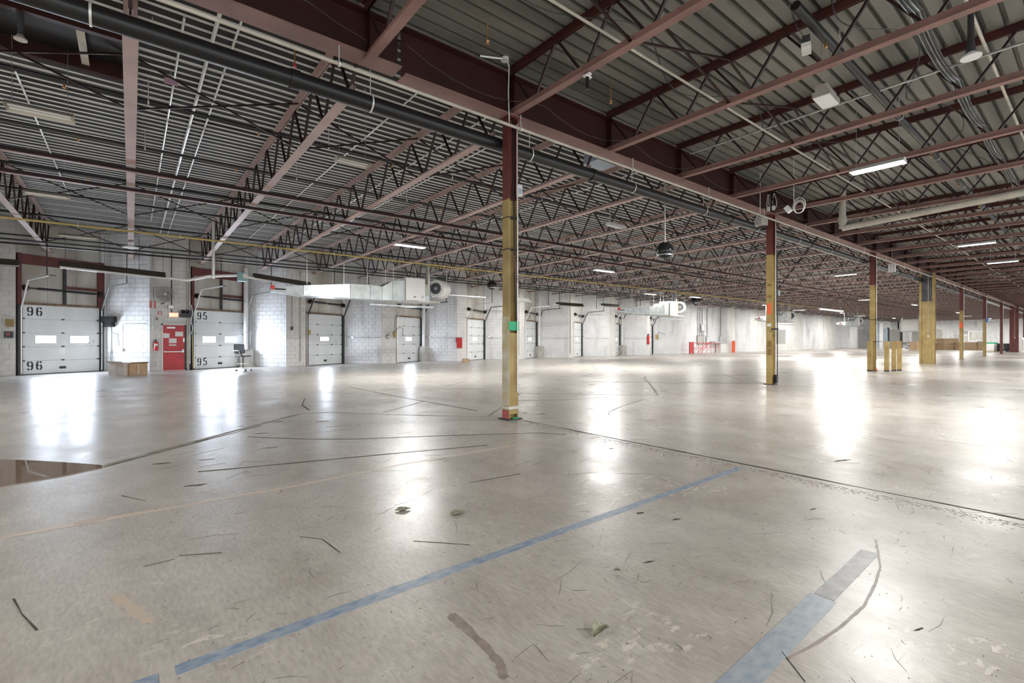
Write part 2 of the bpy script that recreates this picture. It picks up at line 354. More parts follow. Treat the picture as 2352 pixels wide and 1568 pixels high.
# scratches, gouges and pits scattered over the slab
sc_ = MB(); rs = random.Random(11)
def scratch(x, y, ln, w, a):
    m_ = rs.uniform(-.08, .08) * ln; c_, s_ = cos(a), sin(a)
    P = [(x - c_ * ln / 2, y - s_ * ln / 2), (x - s_ * m_, y + c_ * m_), (x + c_ * ln / 2, y + s_ * ln / 2), (x - s_ * (m_ + w), y + c_ * (m_ + w))]
    sc_.prism(P, -.005, .0012)
for q in range(480):
    d_ = 1.1 + 17 * rs.random() ** 1.7; t = rs.uniform(.04, 1.53)
    k_ = .5 + d_ * .12
    scratch(d_ * cos(t), d_ * sin(t), rs.choice((.05, .09, .16, .30)) * rs.uniform(.6, 1.3) * k_, rs.uniform(.001, .0034) * k_, rs.choice((.1, .35, .6, 1.3, 2.6)) + rs.uniform(-.25, .25))
for q in range(1400):
    d_ = 1.0 + 9 * rs.random() ** 1.4; t = rs.uniform(.03, 1.55); r_ = rs.uniform(.0012, .0038) * (.6 + d_ * .15); x, y = d_ * cos(t), d_ * sin(t)
    sc_.prism([(x + r_ * rs.uniform(.6, 1.5) * cos(a), y + r_ * rs.uniform(.6, 1.3) * sin(a)) for a in (.2, 1.5, 2.9, 4.2, 5.4)], -.005, .0011)
sc_.build('scratches', mat('scratch_grime', (.17, .15, .125), .8, 0, .5, 3, col2=(.09, .08, .065)), fl, kind='stuff')
def litter(px, py, s, lb, rz, m='leaf', up=.3):
    c = at(px, py, Z=0); r = random.Random(px); n = 9; vs = []; fs = []
    for i in range(n):
        t = i / (n - 1); w = sin(pi * min(1, t * .96 + .03)) * .32 * s * (1 + r.uniform(-.25, .25))
        for k in (-1, -.4, .4, 1):
            vs.append((t * s - s / 2, k * w, .004 + up * s * (abs(k) ** 2) * .8 * sin(pi * t) + r.uniform(0, .05) * s))
    for i in range(n - 1):
        for j in range(3): a = i * 4 + j; fs.append((a, a + 1, a + 5, a + 4))
    mb = MB(); mb.add([(x, y, z) for x, y, z in vs] + [(x, y, z + .003) for x, y, z in vs], fs + [tuple(i + 4 * n for i in f[::-1]) for f in fs])
    o = mb.build('dried_leaf', m); o.location = (c.x, c.y, .003); o.rotation_euler = (0, 0, rz); tag(o, lb, 'leaf')
litter(1378, 1453, .12, 'curled pale green dried leaf on the floor at the bottom centre right', .2)
litter(1418, 1312, .04, 'tiny curled dry leaf above the larger curled leaf', -.8)
litter(925, 1172, .13, 'flat thin dried leaf lying left of the other pale leaf', -.3, up=.05)
litter(1050, 1180, .13, 'flat greenish dried leaf lying right of centre behind the blue tape', .1, up=.05)

# ------------------------------------------------------------------ ceiling: ribbed steel roof deck
roof = MB().bx(XMIN, XMAX + 1, YMIN, YOUT + .3, DECK + .12, DECK + .3).build('ceiling', 'rooftop')
tag(roof, 'ribbed steel roof deck on open web joists', 'ceiling', kind='structure')
PITCH = .24; NP = 4
def deck_sheet(bay):
  prof = []
  for k in range(NP):
    y = k * PITCH
    if bay == 'dock': prof += [(y, 0), (y + .160, 0), (y + .170, .032), (y + .226, .032), (y + .2395, .0)]
    else: prof += [(y, 0), (y + .174, 0), (y + .178, .085), (y + .234, .085), (y + .2395, .0)]
  vs = []; fs = []
  for (y, z) in prof: vs += [(XMIN, y, z), (XMAX, y, z), (XMIN, y, z + .004), (XMAX, y, z + .004)]
  for i in range(len(prof) - 1):
    k = 4 * i; fs += [(k, k + 1, k + 5, k + 4), (k + 2, k + 6, k + 7, k + 3)]
  sheet = MB(); sheet.add(vs, fs)
  sheet.bx(XMIN, XMAX, .005, .015, -.012, 0)      # side lap seam
  return sheet
shm = deck_sheet('near').mesh('deck_sheet', 'deck')
ny = int((YOUT - YMIN) / (PITCH * NP)) + 1
shd = deck_sheet('dock').mesh('deck_sheet', 'deckshade'); shd.materials.append(M['decklit'])
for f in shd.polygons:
    if abs(f.normal.y) > .3: f.material_index = 1  # flute sides get the painted light tone
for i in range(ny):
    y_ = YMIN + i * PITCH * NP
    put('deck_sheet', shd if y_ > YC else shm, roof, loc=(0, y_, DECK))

# ------------------------------------------------------------------ roof joists
def chord(mb, y0, z0, y1, z1, up, w=.15, leg=.085):
    """inverted or upright T of two angles, running along Y"""
    s_ = 1 if up else -1
    for a, b, c, d in ((-w / 2, w / 2, 0, .012), (-.024, -.012, .012, leg), (.012, .024, .012, leg)):
        P = []
        for y, z in ((y0, z0), (y1, z1)):
            for xx, zz in ((a, c), (b, c), (b, d), (a, d)): P.append((xx, y, z + s_ * zz))
        mb.add(P, [(0, 1, 2, 3), (7, 6, 5, 4), (0, 4, 5, 1), (1, 5, 6, 2), (2, 6, 7, 3), (3, 7, 4, 0)])
def joist_parts(side):
    if side == 'dock':
        zb = lambda y: 5.25 - .007 * (y - 7)
        t0, t1, b0, b1 = YC - .02, 28.9, 7.2, 28.2
        nodes = [7.35 + 1.30 * k for k in range(16)]; hp = .65
        w = .165
    else:
        zb = lambda y: 5.44
        t0, t1, b0, b1 = YMIN, YC - .02, YMIN, YC + .0
        nodes = [6.10 - 1.17 * k for k in range(15)]; hp = .585
        w = .13
    top = MB(); chord(top, t0, DECK - .002, t1, DECK - .002, False, w, .12)
    bot = MB(); chord(bot, b0, zb(b0), b1, zb(b1), True, w, .085 if side == 'dock' else .12)
    segs = []
    sg = 1 if side == 'dock' else -1
    for y in nodes:
        segs.append(((0, y - sg * hp, DECK - .05), (0, y - sg * .03, zb(y) + .04)))
        segs.append(((0, y + sg * .03, zb(y) + .04), (0, y + sg * hp, DECK - .05)))
    seg_m = [MB().bar(a, b, .042, .034).mesh('web_rod', 'rod') for a, b in segs]
    allw = MB()
    for a, b in segs: allw.bar(a, b, .042, .034)
    return (top.mesh('top_chord', 'steel' if side != 'dock' else 'chordpale'), bot.mesh('bottom_chord', 'chord' if side != 'dock' else 'chordpale'), seg_m, allw.mesh('web_rods', 'rod'))
joists = {}
for side in ('dock', 'near'):
    tm, bm_, sm, am = joist_parts(side)
    fl_chord = None
    k = -2
    x = XJ + JSP * k; n = 0
    while x < XMAX:
        if side == 'dock': where = 'dock side bay'
        else: where = 'nearer bay'
        ki = round((x - X0C) / JSP)
        if ki < 0: lb = 'open web roof joist of the %s, %s left of the nearest column' % (where, ORD[-ki - 1])
        elif ki % 4 == 0: lb = 'open web roof joist of the %s, meeting the %s column' % (where, ORD[ki // 4])
        else: lb = 'open web roof joist of the %s, %s one past the %s column' % (where, ORD[ki % 4 - 1], ORD[ki // 4])
        j = thing('roof_joist', lb, 'joist', (x, 0, 0), group='open web joists of the ' + where)
        put('top_chord', tm, j); put('bottom_chord', bm_, j)
        if x < 30:
            for q in sm: put('web_rod', q, j)
        else: put('web_rods', am, j, kind='stuff')
        x += JSP; n += 1; k += 1

# dark roof opening frame at the upper left
sk = thing('roof_opening', 'black framed roof opening between the leftmost joists, upper left', 'skylight', (0, 0, 0))
y0, y1 = at(230, 78, Z=6.0).y, at(230, 168, Z=6.0).y
MB().bx(-2.55, -.10, y0, y1, 6.20, 6.28).build('blackout_panel', 'black', sk)
for y_ in (y0, y1): MB().bx(-2.55, -.10, y_ - .05, y_ + .05, 5.98, 6.22).build('frame_beam', 'girder', sk)
a_ = at(188, 95, Z=6.05); b_ = at(203, 186, Z=6.05); MB().bar((a_.x, y0, 6.06), (b_.x, y1, 6.06), .10, .02).build('cross_strip', 'tan', sk)
# girder line over the columns
def ibeam(mb, x0, x1, y, zb, zt, w=.34, t=.02):
    mb.bx(x0, x1, y - w / 2, y + w / 2, zb, zb + t); mb.bx(x0, x1, y - .008, y + .008, zb + t, zt - t)
XS = 3.22
segs = [(XMIN, XS - .04, 5.50)]; xx = XS
cols_x = [X0C + BAY * i for i in range(11)]
for i in range(11): segs.append((xx, min(xx + BAY, XMAX), 5.42)); xx += BAY
for i, (a, b, zb) in enumerate(segs[:11]):
    g = thing('roof_girder', 'dark red steel roof girder, %s length from the left' % ORD[i] if i < 8 else 'distant dark red steel roof girder, %s length from the left' % ORD[i], 'girder', (a, YC, zb), group='roof girders over the column line')
    web = MB(); web.bx(0, b - a - .02, -.008, .008, .02, 6.14 - zb)
    web.build('web', 'girder', g)
    MB().bx(0, b - a - .02, -.17, .17, 0, .02).build('bottom_flange', 'chord', g)  # underside lighter than the web: floor bounce painted in
    MB().bx(0, b - a - .02, -.14, .14, 6.14 - zb, 6.16 - zb).build('top_flange', 'girder', g)
    st = MB()
    for q in range(5):
        xs = q * JSP + (X0C - a) % JSP
        if xs < b - a - .1: st.bx(xs - .006, xs + .006, -.13, .13, .02, 6.14 - zb)
    st.build('stiffeners', 'girder', g, kind='stuff')
    if i < 5:
        pts = []
        for q in range(int((b - a) / .4)):
            t = (q * .4 / JSP) % 1; pts.append((q * .4, -.20, .42 - .28 * 4 * t * (1 - t)))
        MB().tube(pts, .006, 4).build('slack_cable', 'darkgrey', g)

# ------------------------------------------------------------------ columns
def column(x, lb, ytop, red_all=False):
    c = thing('steel_column', lb, 'column', (x, YC, 0))
    w, d, t = .105, .095, .014
    def part(z0, z1, m, name):
        mb = MB(); mb.bx(-w, -w + t, -d, d, z0, z1); mb.bx(w - t, w, -d, d, z0, z1); mb.bx(-w + t, w - t, -.006, .006, z0, z1)
        return mb.build(name, m, c)
    if red_all: part(.02, 5.42, 'redpaint', 'shaft')
    else: part(.02, ytop, 'yellow', 'painted_shaft').__setitem__('label', 'yellow lower shaft'); part(ytop, 5.42, 'redpaint', 'upper_shaft').__setitem__('label', 'dark red upper shaft')
    MB().bx(-.16, .16, -.15, .15, 0, .02).build('base_plate', 'darkgrey', c)
    MB().bx(-.15, .15, -.14, .14, 5.40, 5.42).build('cap_plate', 'redpaint', c)
    cp = MB(); cp.tube([(.07, -.12, .5), (.07, -.12, 3.6), (.05, -.13, 4.2), (.05, -.13, 5.3)], .012, 6); cp.build('conduit', 'alum', c)
    return c
names = ['nearest yellow steel column, standing in the centre of the view with green tape on it',
         'second yellow steel column with an orange decal and a red upper half',
         'third yellow steel column, ringed by short yellow bollards', None,
         'fifth column, slim and yellow below red, right of the wide yellow column',
         'sixth column, slim and yellow below dark red, with a blue box on it',
         'seventh column, slim and red all the way down', None, 'distant slim red column near the right edge, left of centre of the far clutter', 'most distant slim red column at the right edge']
cols = {}
for i in (0, 1, 2, 4, 5, 6, 8, 9):
    cols[i] = column(cols_x[i], names[i], [3.95, 4.15, 3.95, 0, 3.6, 3.3, 0, 0, 3, 3][i], red_all=i >= 6)
c1 = cols[0]
# infill guard plate and details on the nearest column
MB().bx(-.09, .09, -.092, -.086, .10, 1.55).build('guard_plate', 'yellow', c1)
MB().bx(-.112, -.104, -.098, .098, .25, 1.85).build('bare_face', mat('worn_pale_paint', (.62, .60, .52), .45, 0, .4, 4, col2=(.48, .38, .16)), c1, 'pale worn face of the column')
MB().bx(-.118, -.112, -.09, .09, .02, .17).build('red_label', mat('faded_red_label', (.42, .10, .09), .5), c1, 'red sticker low on the column')
tp = MB(); tp.bx(-.116, .116, -.108, -.098, 1.60, 1.76); tp.bx(.105, .116, -.1, .1, 1.6, 1.76); tp.build('green_tape', 'green', c1, 'green tape wrapped round the column')
tp = MB(); tp.bx(-.03, .09, -.12, -.098, .02, .04); tp.build('green_residue', 'green', c1)
MB().bx(-.118, .118, -.11, .11, .19, .24).build('white_wrap', 'dirtywhite', c1)
MB().tube([(-.02, -.10, 5.4), (-.03, -.11, 4.2), (.0, -.115, 3.4), (.02, -.11, 2.5), (.05, -.12, 1.78)], .014, 6).build('black_cable', 'black', c1)
MB().bx(.06, .16, -.15, -.09, 4.02, 4.22).build('thermostat_box', 'alum', c1, 'small grey box with a blue screen')
MB().bx(.08, .14, -.156, -.15, 4.06, 4.15).build('screen', 'bluegrey', c1)
hz = MB()
for q in range(9): hz.bar((-.06 + .011 * q, -.125, 2.95 - .055 * q), (.0 + .011 * q, -.125, 2.90 - .055 * q), .012, .02)
hz.build('chain', 'redpaint', c1, 'hanging red and white chain')
for z in (3.62, 3.05): MB().bx(-.12, .12, -.11, .11, z, z + .012).build('strap', 'black', c1)
c2 = cols[1]
MB().bx(-.112, -.106, -.06, .06, 2.25, 2.60).build('orange_decal', 'orange', c2, 'orange rectangle decal')
MB().bx(-.112, -.106, -.06, .06, 1.86, 1.95).build('white_label', 'white', c2)
for z in (3.15, 2.78, 1.2, .95): MB().bx(-.111, -.106, -.07, .05, z, z + (.07 if z > 2 else .2)).build('scuff', mat('dark_yellow_scuff', (.24, .15, .04), .6), c2)
MB().bx(-.02, .10, -.19, -.10, .05, .32).build('corner_bracket', 'black', c2)
MB().tube([(.1, -.16, .3), (.11, -.16, 2.6), (.1, -.15, 4.3)], .016, 6).build('cable', 'black', c2)
MB().bx(-.2, -.14, -.3, -.1, 1.75, 1.80).build('bracket', 'darkgrey', c2)
MB().bx(.12, .14, -.40, -.12, 1.30, 1.75).build('white_notice', 'white', c2, 'white notice sheet beside the column')
MB().bx(.12, .2, -.2, -.12, 2.85, 3.0).build('blue_switch', 'bluegrey', c2)
for z in (1.35, 2.35): MB().bx(-.118, .118, -.35, .11, z, z + .02).build('strap', 'black', cols[2])
MB().bx(-.3, .12, -.25, -.1, 3.0, 3.3).build('blue_box', 'blue', cols[5], 'blue box')
MB().bx(-.115, -.106, -.09, .09, 2.3, 2.75).build('orange_band', 'orange', cols[4], 'orange band')
for i, nm in ((3, 'wide yellow double column with a dark recess, fourth in the row'), (7, 'wide dark red double column, far right')):
    c = thing('double_column', nm, 'column', (cols_x[i], YC, 0))
    m = 'yellow' if i == 3 else 'redpaint'
    for y0 in (-.36, .24):
        mb = MB(); mb.bx(-.14, -.12, y0, y0 + .12, 0, 5.42); mb.bx(.12, .14, y0, y0 + .12, 0, 5.42); mb.bx(-.12, .12, y0 + .05, y0 + .07, 0, 5.42)
        mb.build('shaft', m, c)
    MB().bx(-.10, -.08, -.24, .24, 0, 3.75).build('infill_panel', m, c)
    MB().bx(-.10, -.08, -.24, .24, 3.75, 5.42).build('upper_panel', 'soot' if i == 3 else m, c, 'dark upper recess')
    MB().bx(-.13, -.10, -.10, -.02, 1.6, 1.72).build('switch', 'white', c); MB().tube([(-.12, -.06, 1.7), (-.12, -.06, 5.3)], .015, 6).build('conduit', 'cream', c)
# bollards round the third column
for i, (x, y, lb) in enumerate(((at(1998, 852, Z=0).x, at(1998, 852, Z=0).y, 'short square yellow bollard on the left of the third column'), (26.66, 6.22, 'short square yellow bollard just right of the third column'),
                                (27.35, 6.12, 'left one of the close pair of yellow bollards'), (27.90, 6.04, 'right one of the close pair of yellow bollards'))):
    b = thing('bollard', lb, 'bollard', (x, y, 0), .1 * i, group='yellow bollards by the third column')
    MB().bx(-.085, .085, -.085, .085, .06, 1.34).build('post', 'yellow', b); MB().prism([(-.085, -.085), (.085, -.085), (.085, .085), (-.085, .085)], 1.34, 1.37).build('cap', 'yellow', b)
    MB().bx(-.09, .09, -.09, .09, 0, .06).build('foot', 'darkgrey', b)
cn = thing('traffic_cone', 'small orange traffic cone at the foot of the third column', 'cone', (at(2008, 849.5, Z=0).x, at(2008, 849.5, Z=0).y, 0))
MB().lathe([(.11, .03), (.02, .36), (.001, .36)], n=14).build('cone_body', 'orange', cn); MB().bx(-.15, .15, -.15, .15, 0, .03).build('cone_base', 'orange', cn)

# ------------------------------------------------------------------ dock wall (sawtooth)
DL = [-3.46, 2.37, 7.58, 12.85, 18.01, 23.18, 28.48, 33.67, 38.84]      # left jamb of each dock door, at Y 27.45
FR = [.68, 6.46, 11.79, 17.08, 22.37, 27.72, 32.86, 38.18, 43.54]       # where each return wall meets the front wall
DVEC = V((2.36, 1.31, 0)); DW = DVEC.length; E_ = DVEC.normalized(); N_ = V((E_.y, -E_.x, 0))
wall = MB().bx(XMIN, XMAX + .2, YOUT, YOUT + .25, 0, DECK).build('wall_left', 'block')
tag(wall, 'painted concrete block dock wall stepped in a sawtooth beside the doors', 'wall', kind='structure')
n_blocks = [0]
stuff = MB(); stuffc = MB(); mortar = MB()
BH = .212; BL = .42
blk_cache = {}
def block_obj(o, e, n, a0, a1, z0, m):
    ln = round(a1 - a0 - .012, 3); key = (ln, m)
    if key not in blk_cache: blk_cache[key] = MB().bx(0, ln, -.02, .02, 0, BH - .012).mesh('concrete_block', m)
    ob = put('concrete_block', blk_cache[key], wall, loc=o + e * (a0 + .006) + V((0, 0, z0 + .006)))
    ob.rotation_euler = (0, 0, math.atan2(e.y, e.x)); n_blocks[0] += 1
def block_wall(p0, p1, z0=0, z1=DECK, mode='rows', m='block', holes=()):
    """block wall face from p0 to p1 (seen from the -n side); mode obj / joined / rows / flat"""
    p0 = V((*p0, 0)); p1 = V((*p1, 0)); e = (p1 - p0).normalized(); n = V((e.y, -e.x, 0)); Ln = (p1 - p0).length
    tgt = stuff if m == 'block' else stuffc
    (tgt if mode == 'flat' else mortar).frame(p0, e, n, 0, Ln, -.20, -.008, z0, z1)
    if mode == 'flat': tgt.frame(p0, e, n, 0, Ln, -.012, .02, z0, z1); return
    r = 0; z = z0
    while z < z1 - .02:
        zt = min(z + BH, z1)
        spans = [(0, Ln)]
        for (h0, h1, hz0, hz1) in holes:
            if z < hz1 - .05 and zt > hz0 + .05: spans = [(a, min(b, h0)) for a, b in spans if a < h0] + [(max(a, h1), b) for a, b in spans if b > h1]
        for a, b in spans:
            if b - a < .03: continue
            if mode == 'rows': tgt.frame(p0, e, n, a, b, -.008, .02, z + .006, zt - .006); continue
            q = a
            while q < b - .02:
                step = BL / 2 if (q == a and r % 2) else BL
                t = min(q + step, b)
                if b - t < .09: t = b
                if mode == 'obj' and zt - z > BH - .01 and n_blocks[0] < 299: block_obj(p0, e, n, q, t, z, m)
                else: tgt.frame(p0, e, n, q + .006, t - .006, -.008, .02, z + .006, zt - .006)
                q = t
        z = zt; r += 1

# surfaces just left of door 96
block_wall((-8.8, 27.32), (-4.42, 27.32), mode='joined', m='blockcream')
block_wall((-4.42, 27.32), (-3.62, 27.32), 0, DECK, 'obj', 'blockcream')
for i, (dl, fr) in enumerate(zip(DL, FR)):
    L = V((dl, 27.45, 0)); R = L + DVEC; B = R + E_ * .22
    nxt = DL[i + 1] if i + 1 < len(DL) else 44.15
    mode = 'obj' if i == 0 else 'joined' if i < 4 else 'rows'
    # stub of wall beyond the right jamb, then the return wall coming forward, then the front pier
    block_wall((R.x + .02, R.y + .01), (B.x, B.y), mode='rows')
    block_wall((B.x, B.y), (fr, YW), mode=mode)
    if i == 0:
        block_wall((fr, YW), (2.14, YW), mode='obj' if n_blocks[0] < 260 else 'joined', m='blockcream', holes=((.43, 1.33, 0, 2.18),))
    elif i == len(DL) - 1: block_wall((fr, YW), (44.2, YW), mode='rows', m='blockcream')
    else: block_wall((fr, YW), (nxt - .16, YW), mode=mode if i < 3 else 'rows', m='blockcream')
# plain stretch with the electrical boards and red railing
block_wall((44.2, YW), (44.21, 28.1), mode='flat'); block_wall((44.21, 28.1), (53.6, 28.1), mode='rows'); block_wall((53.6, 28.1), (53.61, YW), mode='flat')
xq = at(1676, 800, Y=YW).x; block_wall((53.61, YW), (xq + .9, YW), mode='rows', m='blockcream')
prev = xq + .9
for (rb, rf, fe) in ((1686, 1725, 1843), (1850, 1880, 1917), (1922, 1950, 1968), (1971, 1990, 2003), (2008, 2030, 2044), (2050, 2064, 2075), (2080, 2090, 2110)):
    b_ = at(rb, 800, Y=28.9); f_ = at(rf, 800, Y=YW); e_ = at(fe, 800, Y=YW)
    b_.x = max(b_.x, prev + .3)
    block_wall((prev, YW), (b_.x, 28.9), mode='flat'); block_wall((b_.x, 28.9), (max(f_.x, b_.x + 1), YW), mode='rows')
    block_wall((max(f_.x, b_.x + 1), YW), (e_.x, YW), mode='rows', m='blockcream'); prev = e_.x
block_wall((prev, YW), (XMAX, YW), mode='rows')
mortar.build('mortar_backing', mat('grey_mortar', (.70, .70, .70), .9), wall)
stuff.build('block_courses', 'block', wall, kind='stuff'); stuffc.build('cream_block_courses', 'blockcream', wall, kind='stuff')
end = MB().bx(XMIN - .2, XMIN, YMIN, YOUT, 0, DECK + .1).build('wall_light_block', 'blockcream'); tag(end, 'unseen wall added at the left to darken the upper left', 'wall', kind='structure')  # added out of view to keep side light off the upper left
far = MB().bx(XMAX, XMAX + .2, YMIN, YOUT, 0, DECK + .1).build('wall_far', 'block'); tag(far, 'white far end wall of the warehouse', 'wall', kind='structure')

# ------------------------------------------------------------------ dock doors
DIG = {'6': [[(0, .2), (0, .8)], [(0, .8), (.07, .93), (.17, 1)], [(.31, 1), (.42, .95), (.48, .82)], [(0, .2), (.07, .06), (.17, 0)],
             [(.31, 0), (.42, .06), (.48, .2), (.48, .38), (.42, .52), (.31, .58)], [(.19, .58), (.07, .52)]],
       '5': [[(.03, 1), (.03, .56)], [(.03, 1), (.46, 1)], [(.03, .57), (.17, .62)], [(.29, .61), (.42, .55), (.48, .42), (.48, .2), (.42, .06), (.31, 0)], [(.17, 0), (.06, .05), (0, .17)]],
       'E': [[(0, 0), (0, 1)], [(0, 1), (.45, 1)], [(0, .5), (.38, .5)], [(0, 0), (.45, 0)]], 'X': [[(0, 0), (.48, 1)], [(.48, 0), (0, 1)]],
       'I': [[(.22, 0), (.22, 1)]], 'T': [[(.24, 0), (.24, 1)], [(0, 1), (.48, 1)]], 'F': [[(0, 0), (0, 1)], [(0, 1), (.45, 1)], [(0, .5), (.38, .5)]],
       'R': [[(0, 0), (0, 1)], [(0, 1), (.35, 1), (.46, .88), (.46, .62), (.35, .5), (0, .5)], [(.22, .5), (.48, 0)]]}
DIG['9'] = [[(.48 - x, 1 - y) for x, y in st] for st in DIG['6']]
def glyph(mb, ch, o, e, n, s0, z0, h, w, depth=.002, wide=1.0):
    for st in DIG[ch]:
        for (x0, y0), (x1, y1) in zip(st, st[1:]):
            p = o + e * (s0 + x0 * h * wide) + n * depth + V((0, 0, z0 + y0 * h)); q = o + e * (s0 + x1 * h * wide) + n * depth + V((0, 0, z0 + y1 * h))
            mb.bar(p, q, .004, w, up=tuple((q - p).cross(n)))
frame = lambda o, e, n: (lambda mb, *a: mb.frame(o, e, n, *a))
paneM = M['glowpane']
def dock_door(i, L):
    big = i < 2
    d = thing('door_%d' % (i + 1), ['large white sectional dock door stencilled 96', 'large white sectional dock door stencilled 95', 'white flush dock door, first one right of door 95, with a small bright window',
        'white flush dock door with a yellow hoist control hanging at its left jamb', 'white flush dock door beside the red fire hose', 'narrow looking dock door right of the nearest column',
        'dock door seen at a slant, second right of the nearest column', 'dock door seen edge on, third right of the nearest column', 'dock door seen edge on, fourth right of the nearest column'][i], 'door', tuple(L), kind='structure')
    o = V((0, 0, 0)); e, n = E_, N_; H = 2.88; sec = H / 5; off = -.05
    panels = []
    for k in range(5):
        z0 = k * sec + (.03 if k == 0 else 0); z1 = (k + 1) * sec - .012
        mb = MB()
        wins = [(.45, 1.12), (1.62, 2.28)] if big else [(.98, 1.62)]
        wz = (1.30, 1.60) if big else (1.38, 1.60)
        if k == 2:
            mb.frame(o, e, n, .02, DW - .02, off - .04, off, z0, wz[0]); mb.frame(o, e, n, .02, DW - .02, off - .04, off, wz[1], z1)
            a = .02
            for w0, w1 in wins: mb.frame(o, e, n, a, w0, off - .04, off, wz[0], wz[1]); a = w1
            mb.frame(o, e, n, a, DW - .02, off - .04, off, wz[0], wz[1])
        else:
            mb.frame(o, e, n, .02, DW - .02, off - .04, off, z0, z1)
            if big and k >= 3:
                for q in range(8): zz = z0 + .05 + q * (sec - .08) / 8; mb.frame(o, e, n, .03, DW - .03, off, off + .006, zz, zz + .034)
        pn = mb.build('door_panel', 'doorwhite', d); panels.append(pn)
        if k == 2:
            for w0, w1 in wins: MB().frame(o, e, n, w0, w1, off - .03, off - .015, wz[0], wz[1]).build('window_pane', 'glowpane', pn, 'bright daylit window pane')
    hg = []
    cols_ = (.06, DW / 2, DW - .06) if big else (.06, .75, 1.85, DW - .06)
    hm = MB().frame(o, e, n, -.05, .05, 0, .02, -.025, .025).mesh('hinge', 'darkgrey')
    for k in range(1, 5):
        for s_ in cols_: put('hinge', hm, panels[k], loc=e * s_ + n * off + V((0, 0, k * sec)))
    MB().frame(o, e, n, DW * .5 - .12, DW * .5 + .10, off, off + .02, .20, .30).build('step_plate', 'black', panels[0])
    MB().frame(o, e, n, 0, DW, off - .06, off + .01, 0, .03).build('bottom_seal', 'black', d)
    # jambs
    MB().frame(o, e, n, -.14, .0, -.10, .06, 0, H).build('jamb', 'darkgrey' if big else 'dirtywhite', d); MB().frame(o, e, n, DW, DW + .12, -.10, .05, 0, H).build('jamb', 'darkgrey', d)
    if big:
        for z0 in (2.44, .20):
            t = MB(); st = {0: '96', 1: '95'}[i]
            for q, ch in enumerate(st): glyph(t, ch, o, e, n, .20 + q * .29, z0, .33, .055, off + .008, .9)
            t.build('stencil_number', 'ink', panels[4 if z0 > 1 else 0], 'black stencilled number ' + st)
        pm = MB().frame(o, e, n, 1.22, 1.45, off, off + .004, .80, 1.06); pm.build('notice', 'alum', d)
    marks = MB(); rr = random.Random(i)
    for q in range(12 if i < 4 else 0):
        s0 = (2.30 if big else 2.12) + rr.uniform(-.12, .15); z = rr.uniform(.98, 1.38); dl = rr.uniform(-.04, .04)
        marks.bar(e * s0 + n * (off + .003) + V((0, 0, z)), e * (s0 + rr.uniform(.02, .06)) + n * (off + .003) + V((0, 0, z + dl)), .004, .012)
    if marks.v: marks.build('scribbles', 'ink', d)
    # wall above the door
    P0 = lambda a, b, z: e * a + n * b + V((0, 0, z))
    ab = MB()
    for q in range(3): ab.frame(o, e, n, -.14 + q * (DW + .28) / 3 + .006, -.14 + (q + 1) * (DW + .28) / 3 - .006, -.20, -.08, H + .02, DECK)
    ab.build('head_panels', 'dirtywhite', d, kind='stuff') if False else [MB().frame(o, e, n, -.14 + q * (DW + .28) / 3 + .005, -.14 + (q + 1) * (DW + .28) / 3 - .005, -.20, -.08, H + .02, DECK).build('head_panel', 'dirtywhite' if i < 6 else 'blockcream', d) for q in range(3)]
    MB().frame(o, e, n, -.02, DW + .02, -.08, -.02, H, H + .09).build('head_trim', 'brown2', d)
    if big:
        MB().frame(o, e, n, -.14, -.02, -.08, .04, H, 4.95).build('post', 'redpaint', d); MB().frame(o, e, n, DW - .10, DW + .14, -.08, .04, H, 4.95).build('post', 'redpaint', d)
        MB().frame(o, e, n, DW * .52 - .05, DW * .52 + .05, -.08, .0, H + .05, 4.50).build('post', 'darkgrey', d, 'dark middle post')
        MB().frame(o, e, n, -.14, DW + .14, -.07, .05, 4.52, 4.92).build('lintel', 'redpaint', d, 'dark red steel lintel')
        MB().frame(o, e, n, DW * .52, DW + .2, -.05, .02, 3.62, 3.74).build('rail', 'redpaint', d)
    s = MB(); s.cyl(P0(.1, .10, 3.55), P0(DW - .1, .10, 3.50), .025, 8); s.cyl(P0(.45, .10, 3.545), P0(DW * .5 - .1, .10, 3.53), .05, 10); s.cyl(P0(DW * .5 + .1, .10, 3.52), P0(DW - .25, .10, 3.505), .05, 10)
    s.build('spring_shaft', 'black', d)
    dr = MB(); dr.cyl(P0(.02, .10, 3.55), P0(.14, .10, 3.55), .12, 14); dr.cyl(P0(DW - .12, .10, 3.5), P0(DW, .10, 3.5), .12, 14); dr.build('cable_drum', 'black', d)
    for sx, mm in ((-.03, 'alum' if i != 2 else 'darkgrey'), (DW + .03, 'darkgrey' if not big else 'galv')):
        tk = MB(); tk.bar(P0(sx, .05, .05), P0(sx, .05, H - .1), .05, .04); tk.bar(P0(sx, .05, H - .1), P0(sx, .55, H + .95), .05, .05); tk.bar(P0(sx, .55, H + .95), P0(sx, 2.0, H + 1.05), .05, .05)
        tk.build('track', mm, d)
    hg = MB()
    for sx in (-.03, DW + .03): hg.bar(P0(sx, 1.9, H + 1.05), P0(sx, 1.9, 5.3), .03, .03)
    hg.bar(P0(-.03, 1.9, H + 1.08), P0(.25, 1.9, H + 1.08), .03, .03); hg.build('track_hanger', 'black', d)
    return d
doors = [dock_door(i if i == 0 else i, V((dl, 27.45, 0))) for i, dl in enumerate(DL)]

